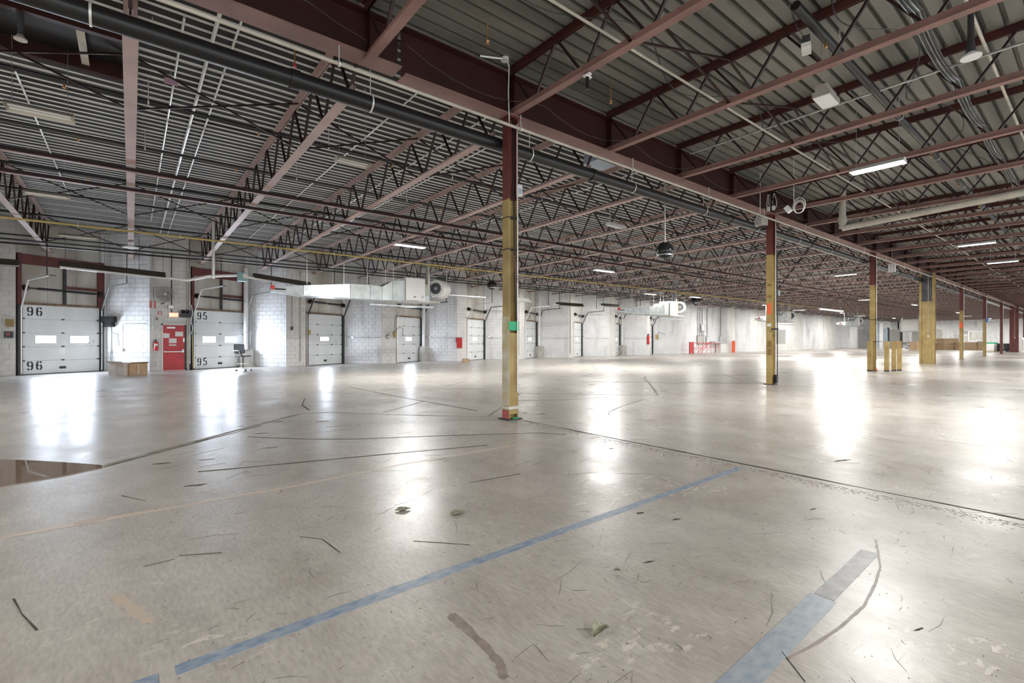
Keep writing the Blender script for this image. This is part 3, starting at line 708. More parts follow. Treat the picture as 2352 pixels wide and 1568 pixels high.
# red exit door between docks 96 and 95
RX0, RX1 = .68 + .43, .68 + 1.33
rd = thing('door_10', 'red steel exit door with push bar and pasted notices', 'door', (RX0, YW, 0), kind='structure')
leaf = MB().bx(.04, .86, -.03, .01, .02, 2.12).build('door_leaf', 'reddoor', rd, 'red door leaf')
fr_ = MB(); fr_.bx(-.03, .04, -.045, .03, 0, 2.18); fr_.bx(-.03, .93, -.045, .03, 2.12, 2.20); fr_.build('door_frame', 'blockcream', rd)
MB().bx(.86, .98, -.045, .03, 0, 2.14).build('door_frame', 'darkgrey', rd, 'dark side frame')
MB().bx(.04, .90, -.05, .01, 0, .02).build('threshold', 'white', rd)
pb = MB(); pb.bx(.07, .83, -.075, -.055, .86, .90); pb.bx(.07, .12, -.06, -.03, .85, .92); pb.bx(.76, .84, -.06, -.03, .84, .98); pb.build('push_bar', 'alum', leaf)
MB().bx(.18, .50, -.075, -.03, 1.96, 2.04).build('door_closer', 'alum', leaf); MB().bx(.80, .86, -.05, -.03, 1.33, 1.52).build('latch_plate', 'alum', leaf)
for a, b, z0, z1 in ((.50, .80, 1.60, 1.82), (.26, .55, 1.28, 1.50), (.05, .28, 1.52, 1.74), (.26, .54, 1.16, 1.22)):
    MB().bx(a, b, -.034, -.03, z0, z1).build('notice', 'white', leaf, 'white paper notice')

# ------------------------------------------------------------------ things on and near the dock wall
def wp(px, py, y=YW - .03): return at(px, py, Y=y)
# round wall fan above the red door
c = wp(379, 676, YW - .22)
fan = thing('wall_fan', 'round grey caged wall fan above the red exit door', 'fan', tuple(c))
g = MB()
for r_ in (.36, .30, .22, .14): g.lathe([(r_ - .006, -.006), (r_ + .006, -.006), (r_ + .006, .006), (r_ - .006, .006), (r_ - .006, -.006)], (0, -.11 + (.36 - r_) * -.12, 0), 28, (0, 1, 0))
for q in range(20):
    a = q * pi / 10; g.bar((.05 * cos(a), -.17, .05 * sin(a)), (.36 * cos(a), -.11, .36 * sin(a)), .006)
g.lathe([(.36, -.12), (.37, -.12), (.37, .06), (.36, .06), (.36, -.12)], (0, 0, 0), 28, (0, 1, 0)); g.build('cage', 'fangrey', fan)
for q in range(4):
    a = q * pi / 2 + .5; bl = MB(); pts = [(.05, -.3), (.30, -.42), (.33, .1), (.06, .3)]
    bl.add([(r_ * cos(a + t), -.05 + .05 * t, r_ * sin(a + t)) for r_, t in pts] + [(r_ * cos(a + t), -.04 + .05 * t, r_ * sin(a + t)) for r_, t in pts], [(0, 1, 2, 3), (7, 6, 5, 4), (0, 4, 5, 1), (1, 5, 6, 2), (2, 6, 7, 3), (3, 7, 4, 0)]); bl.build('blade', 'fangrey', fan)
MB().cyl((0, -.18, 0), (0, .10, 0), .06, 14).build('hub', 'white', fan); ba = MB(); ba.bar((0, .10, 0), (0, .20, -.05), .05); ba.bar((0, .05, -.36), (-.12, .20, -.44), .03); ba.build('bracket', 'darkgrey', fan)
# exit sign and other small devices
c = wp(399, 723); ex = thing('exit_sign', 'lit orange exit sign over the red door', 'sign', tuple(c))
MB().bx(-.19, .19, -.06, .02, -.11, .11).build('housing', 'white', ex); MB().bx(-.17, .17, -.068, -.06, -.09, .09).build('lit_face', 'exit', ex)
t = MB()
for q, ch in enumerate('EXIT'): glyph(t, ch, V((0, -.07, 0)), V((1, 0, 0)), V((0, -1, 0)), -.145 + q * .078, -.06, .12, .014, 0)
t.build('lettering', 'exitl', ex, 'EXIT lettering')
def box_thing(name, lb, cat, c, w, d, h, m, parts=()):
    o = thing(name, lb, cat, tuple(c)); MB().bx(-w / 2, w / 2, -d, .02, -h / 2, h / 2).build('body', m, o)
    for nm, mm, a in parts: MB().bx(*a).build(nm, mm, o)
    return o
box_thing('junction_box', 'small grey electrical box between the fan and exit sign', 'box', wp(393, 705), .24, .12, .18, 'fangrey', (('cover', 'alum', (-.10, .10, -.13, -.12, -.07, .07)),))
o = box_thing('alarm_bell', 'small red alarm strobe left of the exit sign', 'alarm', wp(367, 718), .12, .08, .12, 'red', (('lens', 'white', (-.03, .03, -.10, -.08, -.04, .04)),))
o = box_thing('alarm_horn', 'small round pull station below the red strobe', 'alarm', wp(361, 732), .09, .06, .12, 'dirtywhite', (('slot', 'darkgrey', (-.03, .03, -.07, -.06, -.02, .02)),))
c = wp(426, 719, YW - .15); eq = thing('emergency_light', 'dark blue twin emergency lamp on a grey battery box right of the exit sign', 'light', tuple(c))
MB().bx(-.22, .20, -.02, .14, -.20, -.02).build('battery_box', 'soot', eq)
for sx in (-.10, .08): MB().lathe([(.02, .10), (.07, .06), (.10, -.04), (.09, -.05), (.0, -.03)], (sx, -.03, .06), 12, (0, 1, -.3)).build('lamp_head', 'black', eq)
# fire extinguisher
c = wp(359, 794, YW - .12); fe = thing('fire_extinguisher', 'red fire extinguisher hung beside the red door', 'extinguisher', tuple(c))
MB().lathe([(.0, -.22), (.075, -.21), (.08, -.18), (.08, .12), (.05, .18), (.025, .20), (.0, .20)], n=16).build('cylinder', 'red', fe)
MB().bx(-.055, .055, -.084, -.07, .0, .10).build('label_plate', 'white', fe); h_ = MB(); h_.bar((-.01, 0, .20), (-.01, 0, .27), .03); h_.bar((-.08, 0, .27), (.05, 0, .30), .02); h_.bar((-.06, 0, .25), (.0, 0, .24), .02); h_.build('valve', 'black', fe)
MB().tube([(.0, 0, .24), (-.10, 0, .20), (-.11, 0, 0), (-.10, 0, -.1)], .012, 6).build('hose', 'black', fe); MB().bx(-.1, .1, .08, .13, -.18, .26).build('wall_bracket', 'dirtywhite', fe)
# fire sign
c = wp(352, 699); fs_ = thing('fire_sign', 'small red and white sign at the corner above the extinguisher', 'sign', tuple(c))
MB().bx(-.15, .10, -.012, .02, -.17, .17).build('plate', 'dirtywhite', fs_); t = MB()
for q in range(3): t.bx(-.12 + q * .08, -.07 + q * .08, -.016, -.012, -.14, .14)
t.bx(-.14, .09, -.016, -.012, .145, .16); t.bx(-.14, .09, -.016, -.012, -.16, -.145); t.build('red_marking', 'red', fs_)
# dark dock lamp / motor on the return wall
Rr = V((DL[0], 27.45, 0)) + DVEC + E_ * .22; er = (V((FR[0], YW, 0)) - Rr).normalized(); nr = V((er.y, -er.x, 0))
def rw(a, z, off=.05): return Rr + er * a + nr * off + V((0, 0, z))
mo = thing('dock_motor', 'dark grey motor box on the bluish return wall beside door 96', 'motor', tuple(rw(.30, 2.30)))
q_ = MB(); q_.frame(V((0, 0, 0)), er, nr, -.25, .28, -.02, .26, -.05, .20); q_.frame(V((0, 0, 0)), er, nr, -.12, .18, -.02, .22, -.28, -.05); q_.build('housing', 'black', mo); MB().cyl(er * -.35 + nr * .12 + V((0, 0, .02)), er * -.25 + nr * .12 + V((0, 0, .02)), .11, 12).build('pulley', 'black', mo)
cp = MB(); cp.tube([rw(.30, 2.05), rw(.30, .95), rw(.28, .5)], .018); cp.tube([rw(.30, 1.75), rw(.62, 1.68), rw(.66, 1.15)], .016); tag(cp.build('wall_conduit', 'galv'), 'thin conduits dropping from the dark motor on the bluish return wall', 'conduit')
cp = MB(); cp.tube([rw(.85, 1.05), rw(.85, 2.10), rw(.95, 2.16), rw(2.0, 2.16)], .014); cp.frame(Rr + V((0, 0, 0)), er, nr, .80, .92, .02, .10, .93, 1.05); tag(cp.build('wall_conduit', 'alum'), 'thin bright conduit with outlet box on the bluish return wall', 'conduit')
br = thing('broom', 'green broom leaning on the return wall behind the cardboard boxes', 'broom', tuple(rw(.32, 0, .1))); MB().cyl((0, 0, .25), (.12, .05, 1.35), .012, 8).build('handle', 'galv', br); MB().cyl((-.02, 0, .0), (0, 0, .45), .06, 10, .03).build('bristles', 'green', br)
# cardboard boxes against it
def carton(name, lb, p0, p1, dep, h, m):
    p0 = V((*p0, 0)); p1 = V((*p1, 0)); e = (p1 - p0).normalized(); n = V((e.y, -e.x, 0)); w = (p1 - p0).length
    o = thing(name, lb, 'box', tuple(p0)); z = V((0, 0, 0))
    MB().frame(z, e, n, 0, w, -dep, 0, 0, h).build('carton', m, o)
    f = MB(); 
    for a, b, t_ in ((0, w, .05),):
        f.add([e * 0 + V((0, 0, h)), e * w + V((0, 0, h)), e * w + n * .12 + V((0, 0, h + .06)), n * .12 + V((0, 0, h + .06)), e * 0 + V((0, 0, h + .005)), e * w + V((0, 0, h + .005)), e * w + n * .12 + V((0, 0, h + .065)), n * .12 + V((0, 0, h + .065))], [(0, 1, 2, 3), (7, 6, 5, 4), (0, 4, 5, 1), (2, 6, 7, 3)])
    f.build('flap', m, o); MB().frame(z, e, n, w * .46, w * .54, 0, .003, .02, h - .01).build('tape_strip', 'tan', o); return o
a_, b_, c_ = at(249, 861, Z=0), at(293, 862, Z=0), at(339, 859.5, Z=0)
carton('cardboard_box', 'pale open cardboard box on the floor right of door 96', a_[:2], (b_.x - .12, b_.y), .45, .50, 'cardpale')
carton('cardboard_box', 'brown open cardboard box beside the pale one, left of the red door', (b_.x + .06, b_.y), c_[:2], .55, .46, 'card')

# white downpipes standing in concrete footings beside the doors
for k, (px, py) in enumerate(((585, 843), (984, 832), (1242, 823), (1430, 816))):
    c = at(px, py, Z=0); i = (1, 3, 5, 7)[k]
    R_ = V((DL[i], 27.45, 0)) + DVEC + E_ * .22; e2 = (V((FR[i], YW, 0)) - R_).normalized(); n2 = V((e2.y, -e2.x, 0)); c = R_ + e2 * .12 + n2 * .36
    dp = thing('drain_pipe', 'white roof drain pipe in a %s beside %s' % (('square concrete footing', 'round barrel footing', 'square concrete footing', 'low concrete footing')[k],
        ('door 95', 'the fourth dock door', 'the sixth dock door', 'the eighth dock door')[k]), 'pipe', (c.x, c.y, 0))
    MB().cyl((0, 0, .8), (0, 0, 5.2), .11, 14).build('pipe', 'white', dp)
    if k == 1: MB().lathe([(.30, 0), (.33, .3), (.30, .95), (.24, 1.0), (0, 1.0)], n=18).build('footing', 'conc', dp)
    else: MB().bx(-.30, .30, -.26, .26, 0, .92).build('footing', 'conc', dp); 
    MB().lathe([(.14, .9), (.14, .96), (.11, .98)], n=14).build('collar', 'conc', dp)
    for z in (1.8, 3.4): MB().lathe([(.112, z), (.13, z), (.13, z + .05), (.112, z + .05)], n=14).build('clamp', 'galv', dp)
# office chair before door 95
c = at(556, 851, Z=0); ch = thing('drafting_chair', 'grey mesh drafting chair on wheels in front of door 95', 'chair', (c.x, c.y - .25, 0), radians(205))
for q in range(5):
    a = q * 2 * pi / 5; lg = MB(); lg.bar((0, 0, .14), (.33 * cos(a), .33 * sin(a), .09), .045, .03); lg.build('base_leg', 'alum', ch)
    MB().cyl((.33 * cos(a) - .02, .33 * sin(a), .035), (.33 * cos(a) + .02, .33 * sin(a), .035), .035, 10).build('caster', 'black', ch)
MB().cyl((0, 0, .12), (0, 0, .66), .025, 10).build('gas_lift', 'darkgrey', ch)
rg = MB(); rg.lathe([(.22, -.012), (.245, -.012), (.245, .012), (.22, .012), (.22, -.012)], (0, 0, .33), 22); rg.bar((-.23, 0, .33), (.23, 0, .33), .02); rg.bar((0, -.23, .33), (0, .23, .33), .02); rg.build('foot_ring', 'alum', ch)
MB().prism([(-.24, -.22), (.24, -.22), (.27, .0), (.25, .22), (0, .26), (-.25, .22), (-.27, 0)], .66, .71).build('seat', 'darkgrey', ch)
bk = MB(); vs = []; nx, nz = 8, 6
for j in range(nz + 1):
    for i in range(nx + 1):
        x = -.25 + .5 * i / nx; z = .82 + .40 * j / nz; vs.append((x * (1 - .12 * (j / nz - .6) ** 2), -.30 + .06 * (2 * i / nx - 1) ** 2 - .05 * sin(j / nz * 2), z))
bk.add(vs + [(x, y - .012, z) for x, y, z in vs], [(j * 9 + i, j * 9 + i + 1, j * 9 + i + 10, j * 9 + i + 9) for j in range(nz) for i in range(nx)] + [(63 + j * 9 + i + 9, 63 + j * 9 + i + 10, 63 + j * 9 + i + 1, 63 + j * 9 + i) for j in range(nz) for i in range(nx)])
bk.build('backrest', 'mesh', ch)
fm = MB(); fm.tube([(-.25, -.24, .82), (-.26, -.25, 1.05), (-.24, -.29, 1.22), (0, -.35, 1.23), (.24, -.29, 1.22), (.26, -.25, 1.05), (.25, -.24, .82), (0, -.30, .80), (-.25, -.24, .82)], .014, 6); fm.bar((0, -.05, .66), (0, -.30, .95), .05, .03); fm.build('back_frame', 'darkgrey', ch)
for sx in (-1, 1):
    am_ = MB(); am_.tube([(sx * .27, -.20, .72), (sx * .31, -.2, .92), (sx * .31, .15, .94), (sx * .27, .22, .72)], .016, 6); am_.bx(sx * .31 - .04, sx * .31 + .04, -.2, .14, .93, .96); am_.build('armrest', 'alum', ch)

# hoist controls, notices, fire hose and similar on the walls
c = at(23, 741, Y=27.2); hc = thing('hoist_control', 'yellow hanging control box left of door 96', 'control', tuple(c)); MB().bx(-.12, .12, -.08, .02, -.15, .15).build('box', 'yellow', hc); MB().tube([(0, -.03, .15), (-.1, -.03, .32), (-.4, -.02, .38), (-.8, 0, .36)], .012, 6).build('cable', 'alum', hc)
c = at(20, 768, Y=27.22); box_thing('wall_switch', 'grey push button box below the yellow control, left of door 96', 'switch', c, .26, .08, .26, 'soot', (('button', 'red', (-.04, .04, -.09, -.08, -.02, .06)),))
c = at(906, 765, Y=26.9); hc = thing('hoist_control', 'yellow hanging control at the left jamb of the fourth dock door', 'control', tuple(c)); MB().lathe([(.0, -.28), (.08, -.24), (.13, -.05), (.10, .12), (0, .14)], n=12).build('box', 'yellow', hc); MB().tube([(0, 0, .14), (.02, 0, .6), (.1, .1, 1.0)], .014, 6).build('cable', 'black', hc); MB().tube([(.03, 0, .12), (.3, -.05, .38), (.55, -.05, .30), (.5, 0, -.2)], .015, 6).build('cable', 'darkgrey', hc)
c = at(1054, 785, Y=27.12); fh = thing('fire_hose', 'red folded fire hose on a white pier left of the fifth dock door', 'hose', tuple(c))
MB().bx(-.22, .22, -.03, .05, -.02, .30).build('rack', 'redpaint', fh); 
for q in range(5): MB().tube([(-.2 + .085 * q, -.05, .25), (-.2 + .085 * q, -.09, -.2), (-.17 + .085 * q, -.08, -.42), (-.14 + .085 * q, -.06, -.2), (-.14 + .085 * q, -.05, .24)], .03, 6).build('hose_fold', 'red', fh)
c = at(1068, 832, Z=0); wb = thing('wooden_block', 'small tan wooden block on the floor below the fire hose', 'block', (c.x, c.y - .1, 0)); MB().bx(-.22, .22, -.1, .1, 0, .20).build('timber', 'wood', wb); MB().bx(-.20, .20, -.09, .09, .20, .24).build('top_board', 'card', wb)
c = at(711, 763, Y=27.25); box_thing('tag_plate', 'orange tag at the left jamb of the third dock door', 'tag', c, .12, .03, .25, 'gasyellow', (('hole', 'black', (-.01, .01, -.035, -.03, .08, .10)),))
c = at(670, 754, Y=YW); o = box_thing('pendant_switch', 'dark pendant switch hanging on the pier left of the third dock door', 'switch', c, .10, .10, .18, 'darkgrey', (('plate', 'white', (-.05, .05, -.09, .0, -.17, -.09)),)); MB().tube([(0, -.05, .09), (0, -.05, 2.9)], .008, 5).build('cord', 'darkgrey', o)
c = at(685, 748, Y=YW); box_thing('paper_label', 'tiny white label on the pier left of the third dock door', 'label', c, .09, .01, .12, 'white', (('line', 'darkgrey', (-.03, .03, -.014, -.01, 0, .01)),))
c = at(889, 773, Y=YW); box_thing('wall_intercom', 'small dark box on the pier left of the fourth dock door', 'box', c, .12, .06, .20, 'darkgrey', (('plate', 'alum', (-.04, .04, -.07, -.06, -.06, .06)),))
c = at(1122, 770, Y=28.2); box_thing('wall_thermostat', 'small white box right of the fifth dock door', 'box', c, .22, .08, .26, 'white', (('screen', 'bluegrey', (-.06, .06, -.09, -.08, -.02, .08)),))
c = at(1508, 774, Y=27.9); hc = thing('hoist_control', 'yellow control hanging on the wall behind the distant duct', 'control', tuple(c)); MB().bx(-.18, .18, -.1, .02, -.25, .25).build('box', 'yellow', hc); MB().tube([(0, -.05, .25), (.3, -.05, .5), (1.4, -.05, .3)], .02, 6).build('cable', 'darkgrey', hc)
c = at(1489, 780, Y=27.2); o = thing('fire_extinguisher', 'distant red fire extinguisher beside the ninth dock door', 'extinguisher', tuple(c)); MB().lathe([(0, -.45), (.12, -.43), (.13, .3), (.05, .42), (0, .45)], n=12).build('cylinder', 'red', o); MB().bx(-.05, .05, -.05, .05, .42, .55).build('valve', 'black', o)
# vertical conduits on the cream piers
for k, (px, x0) in enumerate(((351, .12), (394, .1), (431, .1), (436, .1))):
    c = at(px, 700, Y=YW - .05); m_ = ('galv', 'darkgrey', 'cream', 'galv')[k]
    z0 = (1.9, 2.55, .1, .3)[k]; tb = MB(); tb.cyl((c.x, c.y, z0), (c.x, c.y, 5.4), (.022, .018, .05, .03)[k], 8)
    tag(tb.build('wall_conduit', m_), ('thin conduit at the left corner of the pier with the fan', 'thin dark conduit running down behind the wall fan', 'thick cream conduit between the red door and door 95', 'grey conduit close to the left jamb of door 95')[k], 'conduit')
c = at(444, 760, Y=YW - .12); hn = thing('hanging_chain', 'yellow strap and tangled chain hanging between the red door and door 95', 'chain', (c.x, c.y, .1)); MB().tube([(0, 0, 0), (-.03, 0, .9), (-.04, 0, 1.6)], .02, 6).build('strap', 'gasyellow', hn); MB().tube([(-.08, 0, 1.6), (-.02, 0, 1.9), (-.1, 0, 2.2), (-.04, 0, 2.6), (-.08, 0, 3.0)], .03, 6).build('chain', 'galv', hn)
for k, (px, i) in enumerate(((1192, 4), (1310, 5), (690, 1))):
    c = at(px, 700, Y=YW - .05); tb = MB(); tb.cyl((c.x, c.y, .3), (c.x, c.y, 5.2), .03, 8); tag(tb.build('wall_conduit', 'cream'), ('cream conduit on the pier just right of the nearest column', 'cream conduit on the pier with wires, second right of the nearest column', 'faint cream conduit on the pier left of the third dock door')[k], 'conduit')
# horizontal conduits across return walls
for k in range(2, 8):
    R_ = V((DL[k], 27.45, 0)) + DVEC + E_ * .22; F_ = V((FR[k], YW, 0)); e2 = (F_ - R_).normalized(); n2 = V((e2.y, -e2.x, 0)) * .035
    tb = MB(); tb.tube([R_ + e2 * .05 + n2 + V((0, 0, 1.75)), R_ + e2 * .2 + n2 + V((0, 0, 1.58)), F_ - e2 * .03 + n2 + V((0, 0, 1.58))], .014, 6); tb.frame(R_ + n2, e2, n2.normalized(), .42, .54, -.03, .04, 1.53, 1.64)
    tag(tb.build('wall_conduit', 'galv'), 'thin horizontal conduit with a box on the return wall right of the %s dock door' % ORD[k], 'conduit')

# electrical boards, red railing and ladder on the plain stretch of wall
def fw(px, z, y=28.03): q = at(px, 780, Y=y); return V((q.x, y, z))
for k, (a, b, z0, z1, m_, lb) in enumerate(((1600.5, 1604, .95, 1.95, 'fangrey', 'row of grey switch boxes, leftmost'), (1605, 1608.5, .95, 1.95, 'fangrey', 'row of grey switch boxes, second'), (1609.5, 1612, .95, 1.95, 'fangrey', 'row of grey switch boxes, third'),
        (1613, 1615.5, .95, 1.95, 'fangrey', 'row of grey switch boxes, fourth'), (1620, 1626.5, .95, 1.9, 'galv', 'larger grey disconnect box between the two rows'), (1651.5, 1656.5, .95, 1.95, 'galv', 'leftmost of the three tall grey meter boxes'),
        (1659.5, 1664.5, .95, 1.95, 'galv', 'middle one of the three tall grey meter boxes'), (1667, 1672.5, .95, 1.95, 'galv', 'right one of the three tall grey meter boxes'), (1608, 1616, 2.4, 3.2, 'galv', 'grey box high among the conduits above the switch boxes'))):
    p, q = fw(a, 0), fw(b, 0); o = thing('switch_box', lb, 'box', (p.x, 28.06, 0)); w = q.x - p.x
    cb_ = MB().bx(0, w, -.18, .02, z0, z1).build('cabinet', m_, o); MB().bx(w * .2, w * .8, -.20, -.18, z0 + .1, z1 - .1).build('cover', 'white', cb_); MB().cyl((w / 2, -.08, z1), (w / 2, -.08, 2.3 if k in (2, 3) else 5.0), .03, 6).build('riser', 'darkgrey', o)
rl = thing('red_railing', 'long red pipe railing along the distant wall with a stair rail', 'railing', (0, 27.0, 0))
xa, xb = at(1594, 800, Y=27).x, at(1651, 800, Y=27).x
for q in range(7): x = xa + (xb - xa) * q / 6; MB().cyl((x, 0, 0), (x, 0, 1.15), .022, 6).build('post', 'red', rl)
for z in (1.12, .6): MB().cyl((xa, 0, z), (xb, 0, z), .03, 6).build('rail', 'red', rl)
for dx in (0, .55): MB().tube([(xa + 1.2 + dx, .3, .0), (xb - 2.2 + dx, .3, 1.05), (xb - .8, .3, 1.1)], .03, 6).build('stair_rail', 'red', rl)
p = at(1583.5, 800, Y=27); q = at(1592, 800, Y=27); ss = thing('safety_gate', 'bright red expanded panel at the left end of the red railing', 'panel', (p.x, 27.0, 0)); w = q.x - p.x
MB().bx(0, w, -.02, .02, .05, 1.2).build('panel', 'red', ss); pp = MB(); pp.bx(-.03, .03, -.03, .03, 0, 1.25); pp.bx(w - .03, w + .03, -.03, .03, 0, 1.25); pp.build('posts', 'redpaint', ss)
p = at(1652, 800, Y=27.6); q = at(1674, 800, Y=27.6); cb = thing('white_counter', 'low white cabinet under the three meter boxes', 'cabinet', (p.x, 27.6, 0)); w = q.x - p.x
MB().bx(0, w, -.2, .4, 0, 1.05).build('body', 'white', cb); MB().bx(-1.4, w, -.25, .42, 1.05, 1.25).build('worktop', 'galv', cb)
p = at(1683, 800, Y=27.1); pk = thing('bollard', 'pinkish orange post guard at the corner past the meter boxes', 'bollard', (p.x, 27.0, 0)); MB().cyl((0, 0, 0), (0, 0, 1.25), .17, 12).build('post', 'orange', pk); MB().lathe([(.17, 1.25), (.12, 1.32), (0, 1.34)], n=12).build('cap', 'orange', pk)

# ------------------------------------------------------------------ long pipes under the roof
def run(name, m, x0, x1, y, z, r, lb, hang=None, coup=None, n=12, zt=None, head=None, hx=0.0):
    o = thing(name, lb, 'pipe', (0, y, z))
    MB().cyl((x0, 0, 0), (x1, 0, 0), r, n).build('pipe', m, o)
    if hang:
        hm = MB(); hm.lathe([(r + .008, -.012), (r + .014, -.012), (r + .014, .012), (r + .008, .012), (r + .008, -.012)], (0, 0, 0), 14, (1, 0, 0)); hm.cyl((0, 0, r + .01), (0, 0, (zt or DECK) - z), .008, 5); hm = hm.mesh('hanger', 'alum')
        x = x0 + hang * .5 + hx
        while x < min(x1, 60): put('hanger', hm, o, loc=(x, 0, 0)); x += hang
    if coup:
        cm = MB().cyl((-.06, 0, 0), (.06, 0, 0), r * 1.14, n).mesh('coupling', m); x = x0 + coup * .6
        while x < min(x1, 60): put('coupling', cm, o, loc=(x, 0, 0)); x += coup
    if head:
        sm = MB(); sm.cyl((0, 0, -r), (0, 0, -r - .05), .012, 6); sm.lathe([(.012, -r - .05), (.03, -r - .08), (.006, -r - .1)], n=8); sm = sm.mesh('sprinkler_head', 'brass'); x = x0 + 1.1
        while x < min(x1, 40): put('sprinkler_head', sm, o, loc=(x, 0, 0)); x += head
    return o
run('main_pipe', 'black', -8, 60, 7.02, 5.03, .115, 'thick black sprinkler main running under the joists beside the column line', 3.2, 6.1, 20, hx=-.35)
run('main_pipe', 'galv', 60.02, XMAX, 7.02, 5.03, .115, 'far pale length of the thick sprinkler main', None, None, 14)  # same black pipe, bright reflections put into its colour
run('branch_pipe', 'cream', -8, XMAX, 6.50, 5.17, .026, 'thin cream pipe hung under the girder in front of the columns', 3.2, None, 8, zt=5.42, hx=-1.0)
for k, (y, z, m_, lb) in enumerate(((11.2, 5.88, 'black', 'first black sprinkler branch pipe beyond the main, close under the deck'), (13.95, 5.88, 'black', 'second black sprinkler branch pipe beyond the main, close under the deck'),
        (9.0, 5.98, 'darkgrey', 'dark branch pipe between the main and the first black branch'), (16.9, 5.80, 'black', 'third black sprinkler branch pipe, past the pair of brown rails'), (19.6, 5.80, 'black', 'fourth black sprinkler branch pipe, near the yellow gas pipe'),
        (22.8, 5.70, 'black', 'fifth black sprinkler branch pipe, nearest the dock doors'), (25.6, 5.05, 'black', 'black pipe low over the dock doors'), (26.4, 5.5, 'darkgrey', 'dark pipe running along the top of the dock wall'), (24.3, 5.0, 'darkgrey', 'dark cable tray over the dock doors'))):
    run('branch_pipe', m_, -8, XMAX, y, z, .035, lb, 3.3 if k < 3 else None, None, 8, head=3.0 if k in (0, 1, 3) else None)
run('gas_pipe', 'gasyellow', -8, 70, 20.4, 5.06, .035, 'long yellow gas pipe below the joists near the docks', 2.67, None, 8, zt=5.16)
for y, lb in ((13.3, 'nearer of two brown steel rails running under the dock side joists'), (15.05, 'farther of two brown steel rails running under the dock side joists')):
    o = thing('steel_rail', lb, 'rail', (0, y, 5.10)); MB().bx(-8, 100, -.045, .045, -.012, 0).build('bottom_flange', 'chord', o); MB().bx(-8, 100, -.045, -.035, 0, .075).build('web', 'rod', o)
ya = at(1460, 119, Z=5.9).y; yb = at(1885, 78, Z=5.9).y
for y, z, x0, x1, m_, lb in ((ya, 5.90, -8, 60, 'cream', 'cream conduit under the nearer bay deck, running past the hanging cable reels'), (yb, 5.92, at(1822, 15, Z=5.92).x, 60, 'black', 'thick black pipe under the deck at upper right'), (at(2260, 100, Z=6.0).y, 6.0, 4, 60, 'cream', 'pale conduit at the top right corner')):
    run('branch_pipe', m_, x0, x1, y, z, (.062 if m_ == 'black' else .022), lb, 3.4 if m_ == 'black' else None, None, 12, head=3.4 if m_ == 'black' else None)
# bright conduits across the bay (running along Y beside the joists)
def yrun(x, y0, y1, z, r, m_, lb, name='conduit'): tag(MB().cyl((x, y0, z), (x, y1, z), r, 7).build(name, m_), lb, 'conduit')
yrun(1.02, 6.9, 26.8, 6.24, .030, 'alum', 'wide bright conduit of the close pair left of the second long joist')
yrun(1.30, 6.9, 26.8, 6.24, .018, 'alum', 'thin bright conduit of the close pair left of the second long joist')
yrun(.62, 8.6, 24, 6.24, .018, 'alum', 'single bright conduit right of the leftmost full joist')
yrun(-1.62, 12.2, 22, 6.24, .018, 'alum', 'bright segmented conduit at the upper left')
yrun(4.35, 7.2, 26.5, 6.24, .018, 'alum', 'bright conduit passing over the unlit strip lamp')
yrun(6.0, 7.2, 26.5, 6.24, .018, 'alum', 'bright conduit beyond the joist at the nearest column')
yrun(6.95, 7.2, 26.5, 6.24, .018, 'alum', 'second bright conduit beyond the joist at the nearest column')
yrun(11.3, 7.2, 26.5, 6.22, .018, 'alum', 'pale conduit over the mirror dome')
yrun(10.55, -6, 6.3, 5.93, .022, 'galv', 'grey conduit fixed to the third joist of the nearer bay')
# big white duct pipe at right
dk = thing('white_drain_line', 'large cream pipe sloping under the joists at right, behind the bright lamp', 'pipe', (0, 0, 0))
a_, b_ = at(1935, 524, Y=5.4), at(2352, 460, Y=2.2); MB().tube([a_, V((a_.x, 5.4, a_.z)).lerp(V((a_.x, a_.y - 4.5, a_.z + .22)), 1), V((a_.x, -6, a_.z + .5))], .10, 12).build('pipe', 'cream', dk)
MB().cyl((a_.x, 5.4, a_.z), (a_.x, 5.4, DECK), .10, 12).build('riser', 'cream', dk); MB().lathe([(.12, -.1), (.13, 0), (.12, .1)], (a_.x, 5.4, a_.z + .25), 12).build('fitting', 'cream', dk)
# bundle of cables drooping between joists at upper right
cb = thing('cable_bundle', 'bundle of thin dark cables drooping between joists at upper right', 'cable', (0, 0, 0))
for q in range(9):
    pts = []; x0 = X0C; yb_ = at(2112, 80, Z=5.50).y
    for k in range(6 * 8):
        x = x0 + JSP * k / 8; t = (k % 8) / 8; pts.append((x, yb_ + .016 * (q - 4) + .004 * sin(k * .6 + q), 5.62 + .30 * 4 * t * (1 - t) * (-.5 + .06 * q / 4) + .1))
    MB().tube(pts, .007, 4).build('cable', ('black', 'darkgrey', 'galv')[q % 3], cb)
for k, (y, lb) in enumerate(((2.1, 'loose black cable under the deck of the nearer bay'), (4.6, 'second loose black cable under the deck near the girder'))):
    pts = [(3 + .12 * q, y + .25 * sin(q * .2), 6.12 - .20 * abs(sin(q * .12)) ** 1.5) for q in range(140)]; tag(MB().tube(pts, .009, 4).build('loose_cable', 'black'), lb, 'cable')

for (px, py), lb in (((1120, 95), 'brass sprinkler head under the deck just left of the nearest column top'), ((1403, 232), 'brass sprinkler head under the deck right of the nearest column'), ((677, 147), 'red capped sprinkler head above the sprinkler main, upper left')):
    q = at(px, py, Z=6.02); o = thing('sprinkler', lb, 'sprinkler', tuple(q)); MB().cyl((0, 0, 0), (0, 0, DECK - q.z), .012, 6).build('drop', 'brass', o); MB().lathe([(0, -.05), (.035, -.045), (.012, -.02), (.025, 0), (0, .01)], n=10).build('head', 'red' if px == 677 else 'brass', o)
